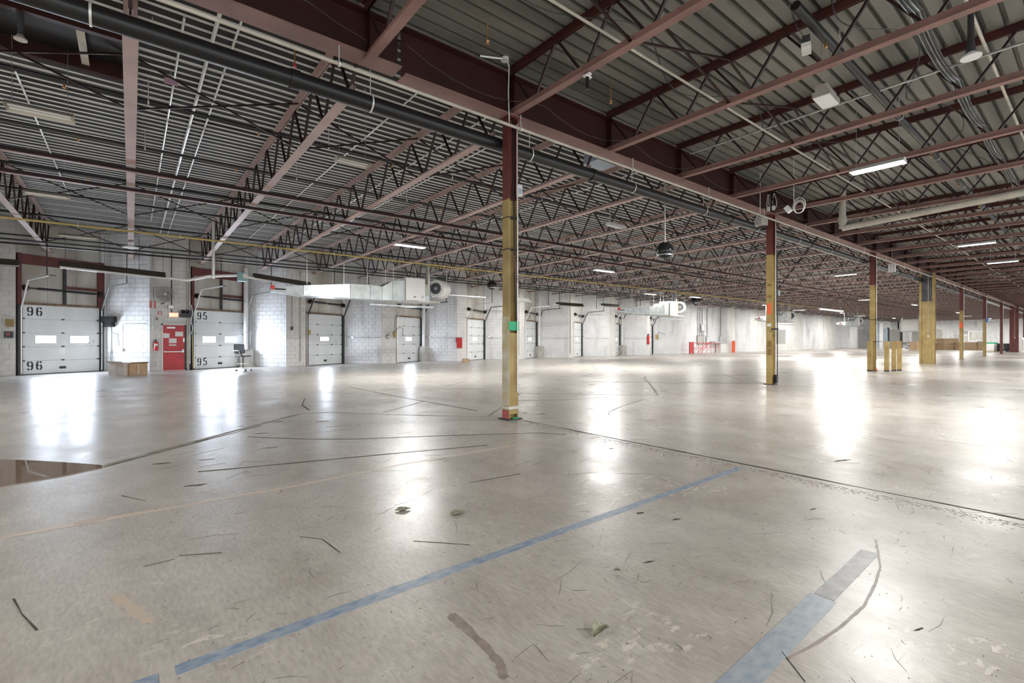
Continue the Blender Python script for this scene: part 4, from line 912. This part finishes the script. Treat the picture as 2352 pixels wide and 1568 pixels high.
# ------------------------------------------------------------------ bridging between joists
def bridging(y, zb, zt, x0, x1, lb):
    o = thing('cross_bridging', lb, 'brace', (0, y, 0)); n = 0; rest = MB()
    m1 = MB().bar((.02, 0, zb), (JSP - .02, 0, zt), .03, .03).mesh('brace_rod', 'rod'); m2 = MB().bar((.02, .04, zt), (JSP - .02, .04, zb), .03, .03).mesh('brace_rod', 'rod')
    x = x0
    while x < x1:
        if x < 45:
            put('brace_rod', m1, o, loc=(x, 0, 0)); put('brace_rod', m2, o, loc=(x, 0, 0))
        else: rest.bar((x + .02, 0, zb), (x + JSP - .02, 0, zt), .03); rest.bar((x + .02, .04, zt), (x + JSP - .02, .04, zb), .03)
        x += JSP
    if rest.v: rest.build('far_brace_rods', 'rod', o, kind='stuff')
XB = XJ - 2 * JSP
bridging(10.2, 5.29, 6.2, XB, 120, 'crossed rods between joists just beyond the sprinkler main')
bridging(18.6, 5.22, 6.2, XB, 120, 'crossed rods between joists before the yellow gas pipe')
bridging(25.4, 5.16, 6.2, XB, 120, 'crossed rods between joists over the dock doors')
bridging(4.0, 5.48, 6.2, XB, 120, 'crossed rods between the joists of the nearer bay')
bridging(-2.4, 5.48, 6.2, XB, 60, 'crossed rods between joists nearest the camera side')

# ------------------------------------------------------------------ lamps
def strip(loc, lb, lit=True, along='x', ln=1.3, group=None, watts=0, drop=1.1, wide=.30, refl='white', name='strip_light'):
    o = thing(name, lb, 'light', loc, 0 if along == 'x' else pi / 2, group=group)
    h = ln / 2
    mb = MB(); mb.add([(-h, -wide / 2, 0), (h, -wide / 2, 0), (h, -.05, .09), (-h, -.05, .09), (-h, .05, .09), (h, .05, .09), (h, wide / 2, 0), (-h, wide / 2, 0)] + [(-h, -wide / 2, .006), (h, -wide / 2, .006), (h, -.05, .096), (-h, -.05, .096), (-h, .05, .096), (h, .05, .096), (h, wide / 2, .006), (-h, wide / 2, .006)],
        [(0, 1, 2, 3), (3, 2, 5, 4), (4, 5, 6, 7), (11, 10, 9, 8), (12, 13, 10, 11), (15, 14, 13, 12), (0, 8, 9, 1), (7, 6, 14, 15)])
    mb.add([(-h, -wide / 2, 0), (-h, -.05, .09), (-h, .05, .09), (-h, wide / 2, 0)], [(0, 1, 2, 3)]); mb.add([(h, -wide / 2, 0), (h, -.05, .09), (h, .05, .09), (h, wide / 2, 0)], [(0, 1, 2, 3)])
    ro_ = mb.build('reflector', refl, o)
    for dy in (-.06, .06): MB().cyl((-h + .04, dy, .03), (h - .04, dy, .03), .018, 8).build('tube', 'tube' if lit else 'tubeoff', ro_)
    hg = MB()
    for sx in (-h * .8, h * .8): hg.cyl((sx, 0, .09), (sx, 0, DECK - loc[2]), .004, 4)
    hg.build('hanging_wire', 'galv', o)
    if watts:
        a = area((loc[0], loc[1], loc[2] - .02), ln * 1.1, .34, watts, (0, 0, 0 if along == 'x' else pi / 2))
    return o
def L_(px, py, z): q = at(px, py, Z=z); return (q.x, q.y, z)
strip(L_(942, 566, 4.95), 'lit strip lamp glowing above the first duct heater', True, 'x', watts=250, ln=1.2)
strip(L_(1388, 623, 4.95), 'lit strip lamp right of the nearest column over the fifth and sixth doors', True, 'x', watts=340, ln=1.4)
strip(L_(1942, 632, 4.95), 'lit lamp just left of the third yellow column', True, 'y', watts=200, ln=1.0)
strip(L_(2015, 386, 4.95), 'intensely lit lamp under the joists at upper right', True, 'y', watts=170, ln=.9)
strip(L_(2243, 562, 4.95), 'lit lamp at right, above the wide yellow column', True, 'y', watts=110, ln=1.0)
strip(L_(2303, 603, 4.95), 'lit lamp at the right edge above the fifth column', True, 'y', watts=110, ln=1.0)
strip(L_(1494, 676, 4.95), 'distant lit lamp over the second duct heater', True, 'x', watts=45)
strip(L_(1597, 683, 4.8), 'small distant lit lamp above the far mirror dome', True, 'x', watts=90)
p = at(1910, 713, Z=3.6); strip((p.x, p.y, 3.6), 'long brightly lit tube lamp hung low on wires, left of the third column', True, 'x', ln=4.6, watts=500, drop=1.6, wide=.16)
k = 0
for x in (50, 61, 72, 83, 96, 110, 119):  # last row added to whiten the far end wall
    for y in (2.5, 12.0, 21.5):
        strip((x, y + (k % 2), 4.9), 'distant lit strip lamp, %s row past the fifth column, %s' % (ORD[k // 3], ('in nearer bay', 'mid dock bay', 'near the docks')[k % 3]), True, 'y' if k % 2 else 'x', group='distant lit strip lamps', watts=180, ln=1.3); k += 1
for k, x in enumerate((21, 30, 39, 48, 58, 69, 80)):  # row added to brighten the dock wall
    strip((x, 24.6, 5.05), 'strip lamp added to brighten the dock wall, %s of the row' % ORD[k], True, 'x', watts=80, ln=1.0)
for k, (x, y) in enumerate(((-5, -5), (2, -6), (9, -5), (17, -6), (27, -5), (38, -5), (-6.5, 4), (-6.5, 13))):  # unseen lamps added as fill for the near floor
    strip((x, y, 4.95), 'added fill lamp out of view of the camera, %s' % ORD[k], True, 'x', watts=190)
strip(L_(93, 262, 5.05), 'large unlit tan strip lamp at the upper left', False, 'x', ln=.80, wide=.36, refl='tan')
strip(L_(810, 376, 5.05), 'unlit tan strip lamp between the second and third joists', False, 'x', ln=.68, wide=.30, refl='tan')
strip(L_(180, 546, 4.75), 'unlit cream lamp hanging before door 96', False, 'x', ln=.95, wide=.40, refl='cream')
strip(L_(108, 450, 5.1), 'unlit cream lamp in the leftmost joist bay', False, 'x', ln=.85, wide=.34, refl='cream')
strip(L_(1415, 521, 5.05), 'small unlit white strip lamp right of the nearest column', False, 'x', ln=.8, wide=.2)
o = thing('round_lamp', 'small round white lamp under the leftmost full joist at the dock wall', 'light', L_(300, 567, 4.95)); MB().lathe([(0, .05), (.10, .05), (.26, 0), (.25, -.04), (0, -.05)], n=18).build('shade', 'white', o); MB().cyl((0, 0, .05), (0, 0, .35), .012, 6).build('stem', 'alum', o)
c = L_(1897, 232, 5.15); o = thing('box_lamp', 'unlit white box lamp hung between joists at upper right', 'light', c, .05)
mb = MB(); mb.prism([(-.25, -.12), (.25, -.12), (.25, .12), (-.25, .12)], .0, .08); mb.prism([(-.25, -.08), (.25, -.08), (.25, .08), (-.25, .08)], .08, .17); mb.build('housing', 'fangrey', o); MB().bx(-.24, .24, -.11, .11, -.012, 0).build('lens', 'tubeoff', o)
hw = MB(); [hw.cyl((sx, 0, .17), (sx, 0, DECK - c[2]), .004, 4) for sx in (-.2, .2)]; hw.build('hanging_wire', 'galv', o)
for c, lb in ((L_(2230, 133, 5.35), 'round white high bay lamp near the right edge'), (L_(47, 92, 5.6), 'small glass shaded lamp at the upper left corner')):
    o = thing('high_bay_lamp', lb, 'light', c); big = .48 if c[0] > 3 else .30
    MB().lathe([(.0, -.0), (.24 * big, -.0), (.24 * big, .02), (.16 * big, .04), (.12 * big, .07), (0, .07)], n=20).build('lens', 'tubeoff' if big > .4 else 'cream', o); MB().lathe([(.12 * big, .06), (.10 * big, .16), (.04, .18), (.03, DECK - c[2]), (0, DECK - c[2])], n=14).build('ballast', 'darkgrey', o)
c = L_(1852, 112, 5.7); o = thing('exit_lamp', 'small white emergency lamp between joists, upper right', 'light', c, .3); MB().bx(-.13, .13, -.06, .06, -.03, .03).build('face', 'white', o); MB().bx(-.12, .12, -.05, .05, .03, .14).build('housing', 'darkgrey', o); MB().tube([(0, 0, .14), (-.3, .1, .18), (-.5, .2, .5)], .006, 4).build('cable', 'black', o)

# lit daylight through the panes of the near dock doors
for i in range(4):
    L = V((DL[i], 27.45, 0)); s = ((.78, 1.95) if i < 2 else (1.3,))
    for a in s:
        p = L + E_ * a + N_ * .06 + V((0, 0, 1.46)); area(p, .6, .28, 52 if i < 2 else 26, (radians(-90), 0, math.atan2(E_.y, E_.x)), (.74, .84, 1))

# ------------------------------------------------------------------ infrared tube heaters before docks 96 / 95
def refl(o, x0, x1, z0=0, m='brown', name='reflector', w=.20, z1=None):
    z1 = z0 if z1 is None else z1
    mb = MB(); P = [(-w, -.02), (-w * .55, .18), (w * .55, .18), (w, -.02), (w - .012, -.025), (w * .5, .168), (-w * .5, .168), (-w + .012, -.025)]
    mb.add([(x0, y, z + z0) for y, z in P] + [(x1, y, z + z1) for y, z in P], [(i, (i + 1) % 8, (i + 1) % 8 + 8, i + 8) for i in range(8)] + [(0, 7, 6, 1), (1, 6, 5, 2), (2, 5, 4, 3), (8, 9, 14, 15), (9, 10, 13, 14), (10, 11, 12, 13)]); return mb.build(name, m, o)
YH = 22.4
def hx(px): return at(px, 620, Y=YH).x
ZH = at(380, 634, Y=YH).z
ht = thing('tube_heater', 'long infrared tube heater with brown reflectors hung before docks 96 and 95', 'heater', (0, YH, ZH))
def hz_(px, py): return at(px, py, Y=YH).z - ZH
refl(ht, hx(135), hx(380), hz_(135, 610), m='brown', z1=hz_(380, 637)); refl(ht, hx(582), hx(712), hz_(582, 637), m='brown', z1=hz_(712, 658))
pts = [(hx(a), 0, hz_(a, b)) for a, b in ((138, 612), (380, 638), (432, 643), (478, 634), (545, 632), (590, 639), (708, 657))]
MB().tube(pts, .055, 12).build('radiant_tube', 'alum', ht)
MB().bx(hx(546), hx(566), -.16, .16, .0, .34).build('burner_box', 'greenbox', ht, 'teal burner box'); MB().bx(hx(556), hx(566), -.18, -.16, .12, .3).build('cover', 'dirtywhite', ht)
hg = MB()
for px in (150, 240, 320, 375, 490, 590, 650, 705): hg.cyl((hx(px), 0, .12), (hx(px), 0, 5.15 - ZH), .006, 4)
hg.build('hanging_wires', 'darkgrey', ht)
fl_ = MB(); fl_.cyl((hx(490), .0, .05), (hx(490), 0, DECK - ZH), .055, 12); fl_.build('flue', 'alum', ht)
h2 = thing('tube_heater', 'end of another brown tube heater at the left edge', 'heater', (0, YH, ZH + .02)); refl(h2, -6, hx(46)); MB().cyl((-6, 0, .02), (hx(44), 0, .02), .05, 10).build('radiant_tube', 'alum', h2)
for k, (pa, pb, y, py, lb) in enumerate(((1178, 1212, 22.4, 690, 'short white tube heater end behind the nearest column'), (1280, 1336, 22.4, 700, 'brown tube heater right of the nearest column'), (1383, 1420, 24, 702, 'dark double tube heater end above the seventh door'))):
    q = at(pa, py, Y=y); r = at(pb, py, Y=y); o = thing('tube_heater', lb, 'heater', (q.x, y, q.z)); refl(o, 0, r.x - q.x, m='brown' if k else 'white'); MB().cyl((-.3 if k else 0, 0, .02), (r.x - q.x + .3, 0, .02), .05, 10).build('radiant_tube', 'alum', o); hh = MB(); hh.cyl((.1, 0, .1), (.1, 0, DECK - q.z), .008, 4); hh.cyl((r.x - q.x - .1, 0, .1), (r.x - q.x - .1, 0, DECK - q.z), .008, 4); hh.build('hanging_wires', 'galv', o)

# ------------------------------------------------------------------ duct furnaces
def duct_unit(k, x, lb, group=None):
    o = thing('duct_furnace', lb, 'furnace', (x, 22.0, 3.35), group=group)
    # tapering duct: stations along x, (x, half height bottom, top, y0, y1)
    st = [(-6.4, .12, .30, -.2, .2), (-5.2, -.02, .42, -.5, .35), (-3.2, -.02, .62, -.55, .45), (-2.2, -.02, .66, -.42, .42), (-1.6, -.02, .62, -.40, .40), (-1.1, 0, .92, -.45, .45), (-.45, .02, 1.02, -.45, .45)]
    if k != 1: st = [(a, b, c, d, e) for a, b, c, d, e in st]
    for q in range(len(st) - 1):
        a, b = st[q], st[q + 1]; mb = MB()
        for sx, s_ in ((a[0] + .008, a), (b[0] - .008, b)): mb.v += [(sx, s_[3], s_[1]), (sx, s_[4], s_[1]), (sx, s_[4], s_[2]), (sx, s_[3], s_[2])]
        mb.f += [(0, 1, 2, 3), (7, 6, 5, 4), (0, 4, 5, 1), (1, 5, 6, 2), (2, 6, 7, 3), (3, 7, 4, 0)]
        mb.build('duct_section', 'duct', o)
        if q: MB().bx(a[0] - .02, a[0] + .02, a[3] - .02, a[4] + .02, a[1] - .02, a[1]).build('flange', 'galv', o)
    fb = MB(); fb.bx(-.42, .62, -.5, .5, .05, 1.15); fb = fb.build('furnace_cabinet', 'white', o, 'white furnace cabinet'); MB().bx(-.02, .12, -.505, -.5, .20, .24).build('vent_slot', 'black', fb); MB().bx(.42, .54, -.506, -.5, .16, .30).build('rating_plate', 'galv', fb)
    MB().bx(-.45, 1.5, -.5, .5, -.02, .05).build('base_frame', 'dirtywhite', o)
    MB().bx(.64, .95, -.35, .3, .06, .9).build('burner_section', 'galv', o)
    fl2 = MB(); fl2.tube([(.95, -.1, .35), (1.0, -.1, .6), (1.0, -.1, 2.9)], .12, 14); fl2.lathe([(.125, 1.5), (.135, 1.5), (.135, 1.56), (.125, 1.56)], (1.0, -.1, 0), 14); fl2.build('flue', 'galv', o)
    MB().lathe([(.0, -.42), (.45, -.42), (.48, -.36), (.48, .36), (.45, .42), (0, .42)], (1.75, 0, .75), 24, (-.85, -.53, 0)).build('blower_housing', 'white', o)
    mw = MB(); ax = V((-.85, -.53, 0)).normalized(); c0 = V((1.75, 0, .75)) + ax * .425
    mw.lathe([(.30, 0), (.32, 0), (.32, .02), (.30, .02)], tuple(c0), 20, tuple(ax)); mw.lathe([(0, .03), (.08, .03), (.10, 0)], tuple(c0), 12, tuple(ax)); mw.build('blower_rim', 'galv', o); MB().lathe([(.0, .004), (.29, .004), (.29, 0)], tuple(c0), 20, tuple(ax)).build('blower_inlet', 'soot', o)
    MB().bx(1.75, 2.25, .0, .35, 1.22, 1.42).build('motor', 'darkgrey', o)
    gp = MB(); gp.tube([(.80, -.45, .3), (.80, -.45, 1.75), (.95, -.45, 1.8), (4, -.45, 1.8)], .022, 6); gp.build('gas_line', 'gasyellow', o)
    for sx in (-5.0, -3.4, -2.3, -1.4, -1.0, .2, 2.0): hr = MB().cyl((sx, -.3, .5), (sx, -.3, 1.82), .012, 5); hr.build('hanging_rod', 'alum', o)
    MB().bx(2.2, 4.6, -.2, .2, .45, .49).build('intake_panel', 'galv', o); MB().bx(-2.4, .9, -.9, -.5, -.32, -.26).build('drip_tray', 'galv', o)
    db = MB(); db.bar((-6.3, -.25, .22), (-5.5, -.35, .20), .06); db.build('damper_bar', 'black', o); MB().bx(-6.42, -6.28, -.3, -.16, .2, .36).build('damper_tag', 'red', o)
    return o
xs = at(942, 690, Y=22).x
duct_unit(0, at(940, 690, Y=22).x, 'suspended white furnace with long tapered metal duct above the third and fourth dock doors')
duct_unit(1, at(1533, 700, Y=22).x, 'second suspended furnace with metal duct, right of the nearest column')
duct_unit(2, at(1800, 700, Y=22).x, 'third suspended furnace and duct, behind the second yellow column')
duct_unit(3, at(1962, 700, Y=22).x, 'fourth suspended furnace and duct, left of the third yellow column')

# ------------------------------------------------------------------ hanging mirror domes
for (px, py, z, r, pole, lb) in ((1527, 575, 3.75, .23, True, 'large dark dome mirror hanging on a grey pole right of the nearest column'), (1130, 655, 3.95, .27, False, 'small dark dome mirror left of the nearest column'), (1598, 690, 4.0, .42, False, 'distant dark dome mirror above the second furnace')):
    q = at(px, py, Z=z) if pole else at(px, py, Y=21 if px < 1500 else 22)
    o = thing('dome_mirror', lb, 'mirror', tuple(q))
    MB().lathe([(0, r * .95), (r * .5, r * .84), (r * .85, r * .45), (r, 0), (r * .97, -r * .25), (r * .82, -r * .6), (r * .5, -r * .85), (0, -r * .95)], n=28).build('dome', 'mirror', o)
    MB().lathe([(r * .84, -r * .62), (r * .92, -r * .62), (r * .92, -r * .5), (r * .84, -r * .5), (r * .84, -r * .62)], n=28).build('rim', 'galv', o)
    MB().cyl((0, 0, r * .93), (0, 0, DECK - q.z), .022 if pole else .012, 8).build('pole', 'fangrey', o)
# cable reels hung near the second column
q = at(1771, 468, X=15.2); o = thing('hanging_cables', 'bundle of looped cables and white plugs hung on the joist by the second column', 'cable', tuple(q))
for k in range(4): MB().tube([(0, (k - 1.5) * .06, .30), (-.02, (k - 1.5) * .10 - .03, .0), (0, (k - 1.5) * .09, -.16), (.02, (k - 1.5) * .04 + .03, .0), (0, (k - 1.5) * .05, .30)], .008, 5).build('loop', ('white', 'black', 'galv', 'white')[k], o)
for k in (-1, 1): MB().bx(-.03, .03, k * .07 - .035, k * .07 + .035, -.20, -.08).build('plug', 'white', o)
MB().cyl((0, 0, .3), (0, 0, .95), .006, 4).build('cord', 'black', o)
q = at(1835, 474, X=13.6); o = thing('hanging_cable_coil', 'coil of white cable with a grey box hung right of the second column', 'cable', tuple(q))
for r in (.15, .20, .17):
    pts = [(.01 * sin(5 * t) + r * .1, -r * cos(t) * .75, r * sin(t) - .02 + (r - .15)) for t in [k_ * 2 * pi / 18 for k_ in range(19)]]; MB().tube(pts, .011, 6).build('coil', 'white', o)
bx_ = MB(); bx_.prism([(-.05, -.06), (.05, -.06), (.05, .06), (-.05, .06)], -.09, .09); b2 = bx_.build('box', 'tubeoff', o); b2.location = (0, .26, -.02); b2.rotation_euler = (-.6, 0, 0); MB().cyl((0, .12, .1), (0, .12, DECK - q.z), .008, 5).build('cord', 'white', o)
q = at(1746, 510, Y=6.3); o = thing('speaker', 'grey wedge shaped box under the girder left of the second column', 'box', tuple(q)); MB().prism([(-.14, -.1), (.14, -.16), (.14, .16), (-.14, .1)], -.10, .10).build('housing', 'fangrey', o); MB().cyl((0, 0, .1), (0, 0, DECK - q.z), .01, 5).build('stem', 'alum', o); MB().prism([(.1, -.1), (.16, -.1), (.16, .1), (.1, .1)], -.14, 0).build('front', 'black', o)
q = at(2049, 612, Y=6.2); o = thing('pendant_plugs', 'cluster of white plugs hanging right of the third column', 'cable', tuple(q)); [MB().bx(-.04, .04, k * .1 - .035, k * .1 + .035, -.25, .12).build('plug', 'white', o) for k in (-1, 0, 1)]; MB().cyl((0, 0, .1), (0, 0, .9), .01, 5).build('cord', 'galv', o)
# small fittings by the first column
q = at(1160, 140, Y=6.5); o = thing('junction_box', 'round white junction box with conduit beside the top of the nearest column', 'box', tuple(q)); MB().cyl((0, 0, 0), (0, 0, .05), .07, 16).build('box', 'white', o); MB().cyl((-.05, 0, .02), (-.42, .15, .0), .018, 6).build('conduit', 'alum', o); MB().tube([(.06, 0, .02), (.12, .04, -.05), (.12, .06, -.5), (.14, .06, -1.0)], .012, 6).build('conduit', 'alum', o)
q = at(1349, 190, X=5.36); o = thing('small_spotlight', 'small dark cylinder lamp under the joist at the nearest column', 'light', tuple(q)); MB().cyl((0, 0, -.10), (0, 0, .08), .028, 10).build('body', 'black', o); MB().bx(-.03, .03, -.06, .06, .10, .13).build('clip', 'white', o); MB().bx(-.07, .07, -.03, .03, .08, .10).build('plate', 'white', o)
q = at(1380, 365, Y=7.9); o = thing('grey_hood', 'grey sheet metal box above the sprinkler main right of the nearest column', 'box', tuple(q)); MB().bx(-.35, .35, -.2, .25, -.15, .35).build('hood', 'bluegrey', o); MB().bx(-.36, .36, -.21, -.2, -.15, -.1).build('lip', 'galv', o)
q = at(393, 188, Z=6.1); o = thing('pink_tag', 'small pink tag on a crossed rod at upper left', 'tag', tuple(q)); MB().bx(-.10, .10, -.01, .01, -.05, .05).build('tag', mat('pink', (.6, .4, .55), .6), o); MB().bx(-.01, .01, -.015, .015, .05, DECK - q.z).build('clip', 'galv', o)

# ------------------------------------------------------------------ things at the far end
def G(px, py): q = at(px, py, Z=0); return q
def far_box(name, lb, cat, pa, pb, py, h, m, dep=1.2, extra=None, group=None):
    a, b = G(pa, py), G(pb, py); e = (b - a).normalized(); n = V((e.y, -e.x, 0)); w = (b - a).length
    if n.dot(a) > 0: n = -n
    o = thing(name, lb, cat, tuple(a), group=group); z = V((0, 0, 0))
    return o, e, n, w
def stack(lb, pa, pb, py, layers, h, m='card', pallet=True, dep=1.3):
    o, e, n, w = far_box('cardboard_stack', lb, 'box', pa, pb, py, h, m); z = V((0, 0, 0)); zz = 0
    if pallet: MB().frame(z, e, n, -.05, w + .05, -dep, .05, 0, .14).build('pallet', 'wood', o); zz = .14
    for k in range(layers): MB().frame(z, e, n, .05 * (k % 2), w - .04 * (k % 3), -dep + .05 * (k % 2), -.03 * (k % 2), zz + k * h + .02, zz + (k + 1) * h).build('carton', m, o)
    return o
stack('tall pile of long brown cartons between the wide column and the fifth column', 2169, 2203, 803.5, 3, .50)
stack('low pile of flattened cartons just right of the wide yellow column', 2147, 2167, 803, 4, .20, 'wood')
stack('low slanting pile of cartons left of the wide yellow column', 2106, 2118, 804, 3, .35)
stack('long low brown carton between the fifth and sixth columns', 2213, 2244, 804, 2, .48)
stack('small brown carton right of the long low one', 2246, 2258, 804, 2, .48, 'card')
stack('brown carton behind the sixth column', 2266, 2279, 804, 2, .48)
o, e, n, w = far_box('scrap_pile', 'jumbled pile of grey metal scrap at the far end, left of the wide yellow column', 'scrap', 2077, 2099, 803, 1, 'galv'); r = random.Random(5)
for q in range(16):
    a = V((r.uniform(0, w), 0, 0)); x = e * r.uniform(0, w) - n * r.uniform(0, 1.2) + V((0, 0, r.uniform(.05, .9))); d_ = V((r.uniform(-1, 1), r.uniform(-1, 1), r.uniform(-.4, .4))).normalized() * r.uniform(.4, .9)
    b = MB(); b.bar(x, x + d_, .12, .06); b.build('scrap_piece', ('galv', 'darkgrey', 'alum')[q % 3], o)
fr2 = MB(); fr2.frame(V((0, 0, 0)), e, n, .3, w - .5, -1.0, -.2, .9, 1.05); fr2.build('frame', 'darkgrey', o)
for k, (pa, pb, h, m_, lb) in enumerate(((2010, 2018, 4.4, 'bluegrey', 'tall blue-grey cabinet right of the third column'), (2019.5, 2029, 4.4, 'white', 'tall white cabinet beside the blue-grey one'), (2030, 2039, 3.4, 'bluegrey', 'lower blue-grey cabinet right of the white one'))):
    o, e, n, w = far_box('tall_cabinet', lb, 'cabinet', pa, pb, 799.5, h, m_); z = V((0, 0, 0)); MB().frame(z, e, n, 0, w, -1, 0, 0, h).build('body', m_, o); MB().frame(z, e, n, w * .06, w * .94, 0, .03, .2, h - .2).build('door', m_, o)
o, e, n, w = far_box('roll_up_door', 'grey roller shutter at the far end between cabinets and scrap pile', 'shutter', 2042, 2068, 799, 3.3, 'galv'); z = V((0, 0, 0))
for q in range(11): MB().frame(z, e, n, 0, w, -.05, 0, q * .3, q * .3 + .28).build('slat', 'fangrey', o)
MB().frame(z, e, n, -.3, 0, -.1, .1, 0, 3.6).build('side_post', 'darkgrey', o); MB().frame(z, e, n, w, w + .3, -.1, .1, 0, 3.6).build('side_post', 'darkgrey', o)
a = at(2091, 747, X=95); o = thing('unit_heater', 'large pale grey box hung from the far roof, left of the wide yellow column', 'heater', tuple(a)); MB().bx(-.5, .5, -1.15, 1.15, -1.0, .95).build('casing', 'white', o); MB().bx(-.53, -.5, -1.0, 1.0, -.85, .8).build('face', 'alum', o); [MB().cyl((0, sy, .95), (0, sy, DECK - a.z), .04, 6).build('rod', 'galv', o) for sy in (-1, 1)]
o, e, n, w = far_box('red_cart', 'small dark red cart in front of the far roller shutter', 'cart', 2055, 2068, 799.8, 1, 'red'); z = V((0, 0, 0)); MB().frame(z, e, n, 0, w, -.6, 0, .75, 1.15).build('tray', 'red', o); MB().frame(z, e, n, .1, .2, -.6, 0, 0, .75).build('leg', 'darkgrey', o); MB().frame(z, e, n, w - .2, w - .1, -.6, 0, 0, .75).build('leg', 'darkgrey', o)
o, e, n, w = far_box('white_tub', 'white plastic tub with green contents between the sixth and seventh columns', 'tub', 2283, 2300, 807, 1.1, 'white'); z = V((0, 0, 0)); MB().frame(z, e, n, 0, w, -1, 0, .1, .95).build('tub', 'white', o); MB().frame(z, e, n, .1, w - .3, -.9, -.1, .95, 1.12).build('contents', 'green', o); MB().frame(z, e, n, 0, w, -1, 0, 0, .1).build('pallet', 'wood', o)
o, e, n, w = far_box('pallet_truck', 'black pallet machine with pallet near the right edge', 'machine', 2310, 2344, 807.5, 1, 'black'); z = V((0, 0, 0)); MB().frame(z, e, n, 0, w * .3, -1, 0, .1, 1.0).build('body', 'black', o); MB().frame(z, e, n, w * .3, w, -.9, -.1, .12, .26).build('pallet', 'wood', o); MB().frame(z, e, n, w * .75, w, -.9, -.3, .3, .65).build('battery', 'darkgrey', o); MB().cyl(e * .3 + n * .02 + V((0, 0, .14)), e * .3 - n * .2 + V((0, 0, .14)), .14, 10).build('wheel', 'darkgrey', o)
for k, (pa, pb, h0, h1, lb) in enumerate(((2205, 2222, 0, 2.4, 'white panelled booth behind the fifth column'), (2223, 2262, 1.2, 3.0, 'long white equipment casing behind the fifth and sixth columns'), (2108, 2117, 0, 3.2, 'white machine left of the wide yellow column'), (2146, 2166, 0, 3.5, 'tall white cabinet right of the wide yellow column'), (2347, 2358, 0, 1.7, 'white crate at the right edge'))):
    o, e, n, w = far_box('white_casing', lb, 'machine', pa, pb, 799.3 if k < 4 else 808, 3, 'white'); z = V((0, 0, 0)); MB().frame(z, e, n, 0, w, -1.2, 0, h0, h1).build('casing', 'white', o)
    MB().frame(z, e, n, w * .1, w * .9, 0, .04, h0 + .2, h1 - .2).build('front_panel', 'dirtywhite', o)
    if h0: [MB().frame(z, e, n, q, q + .15, -1.2, 0, 0, h0).build('leg', 'galv', o) for q in (0, w - .15)]
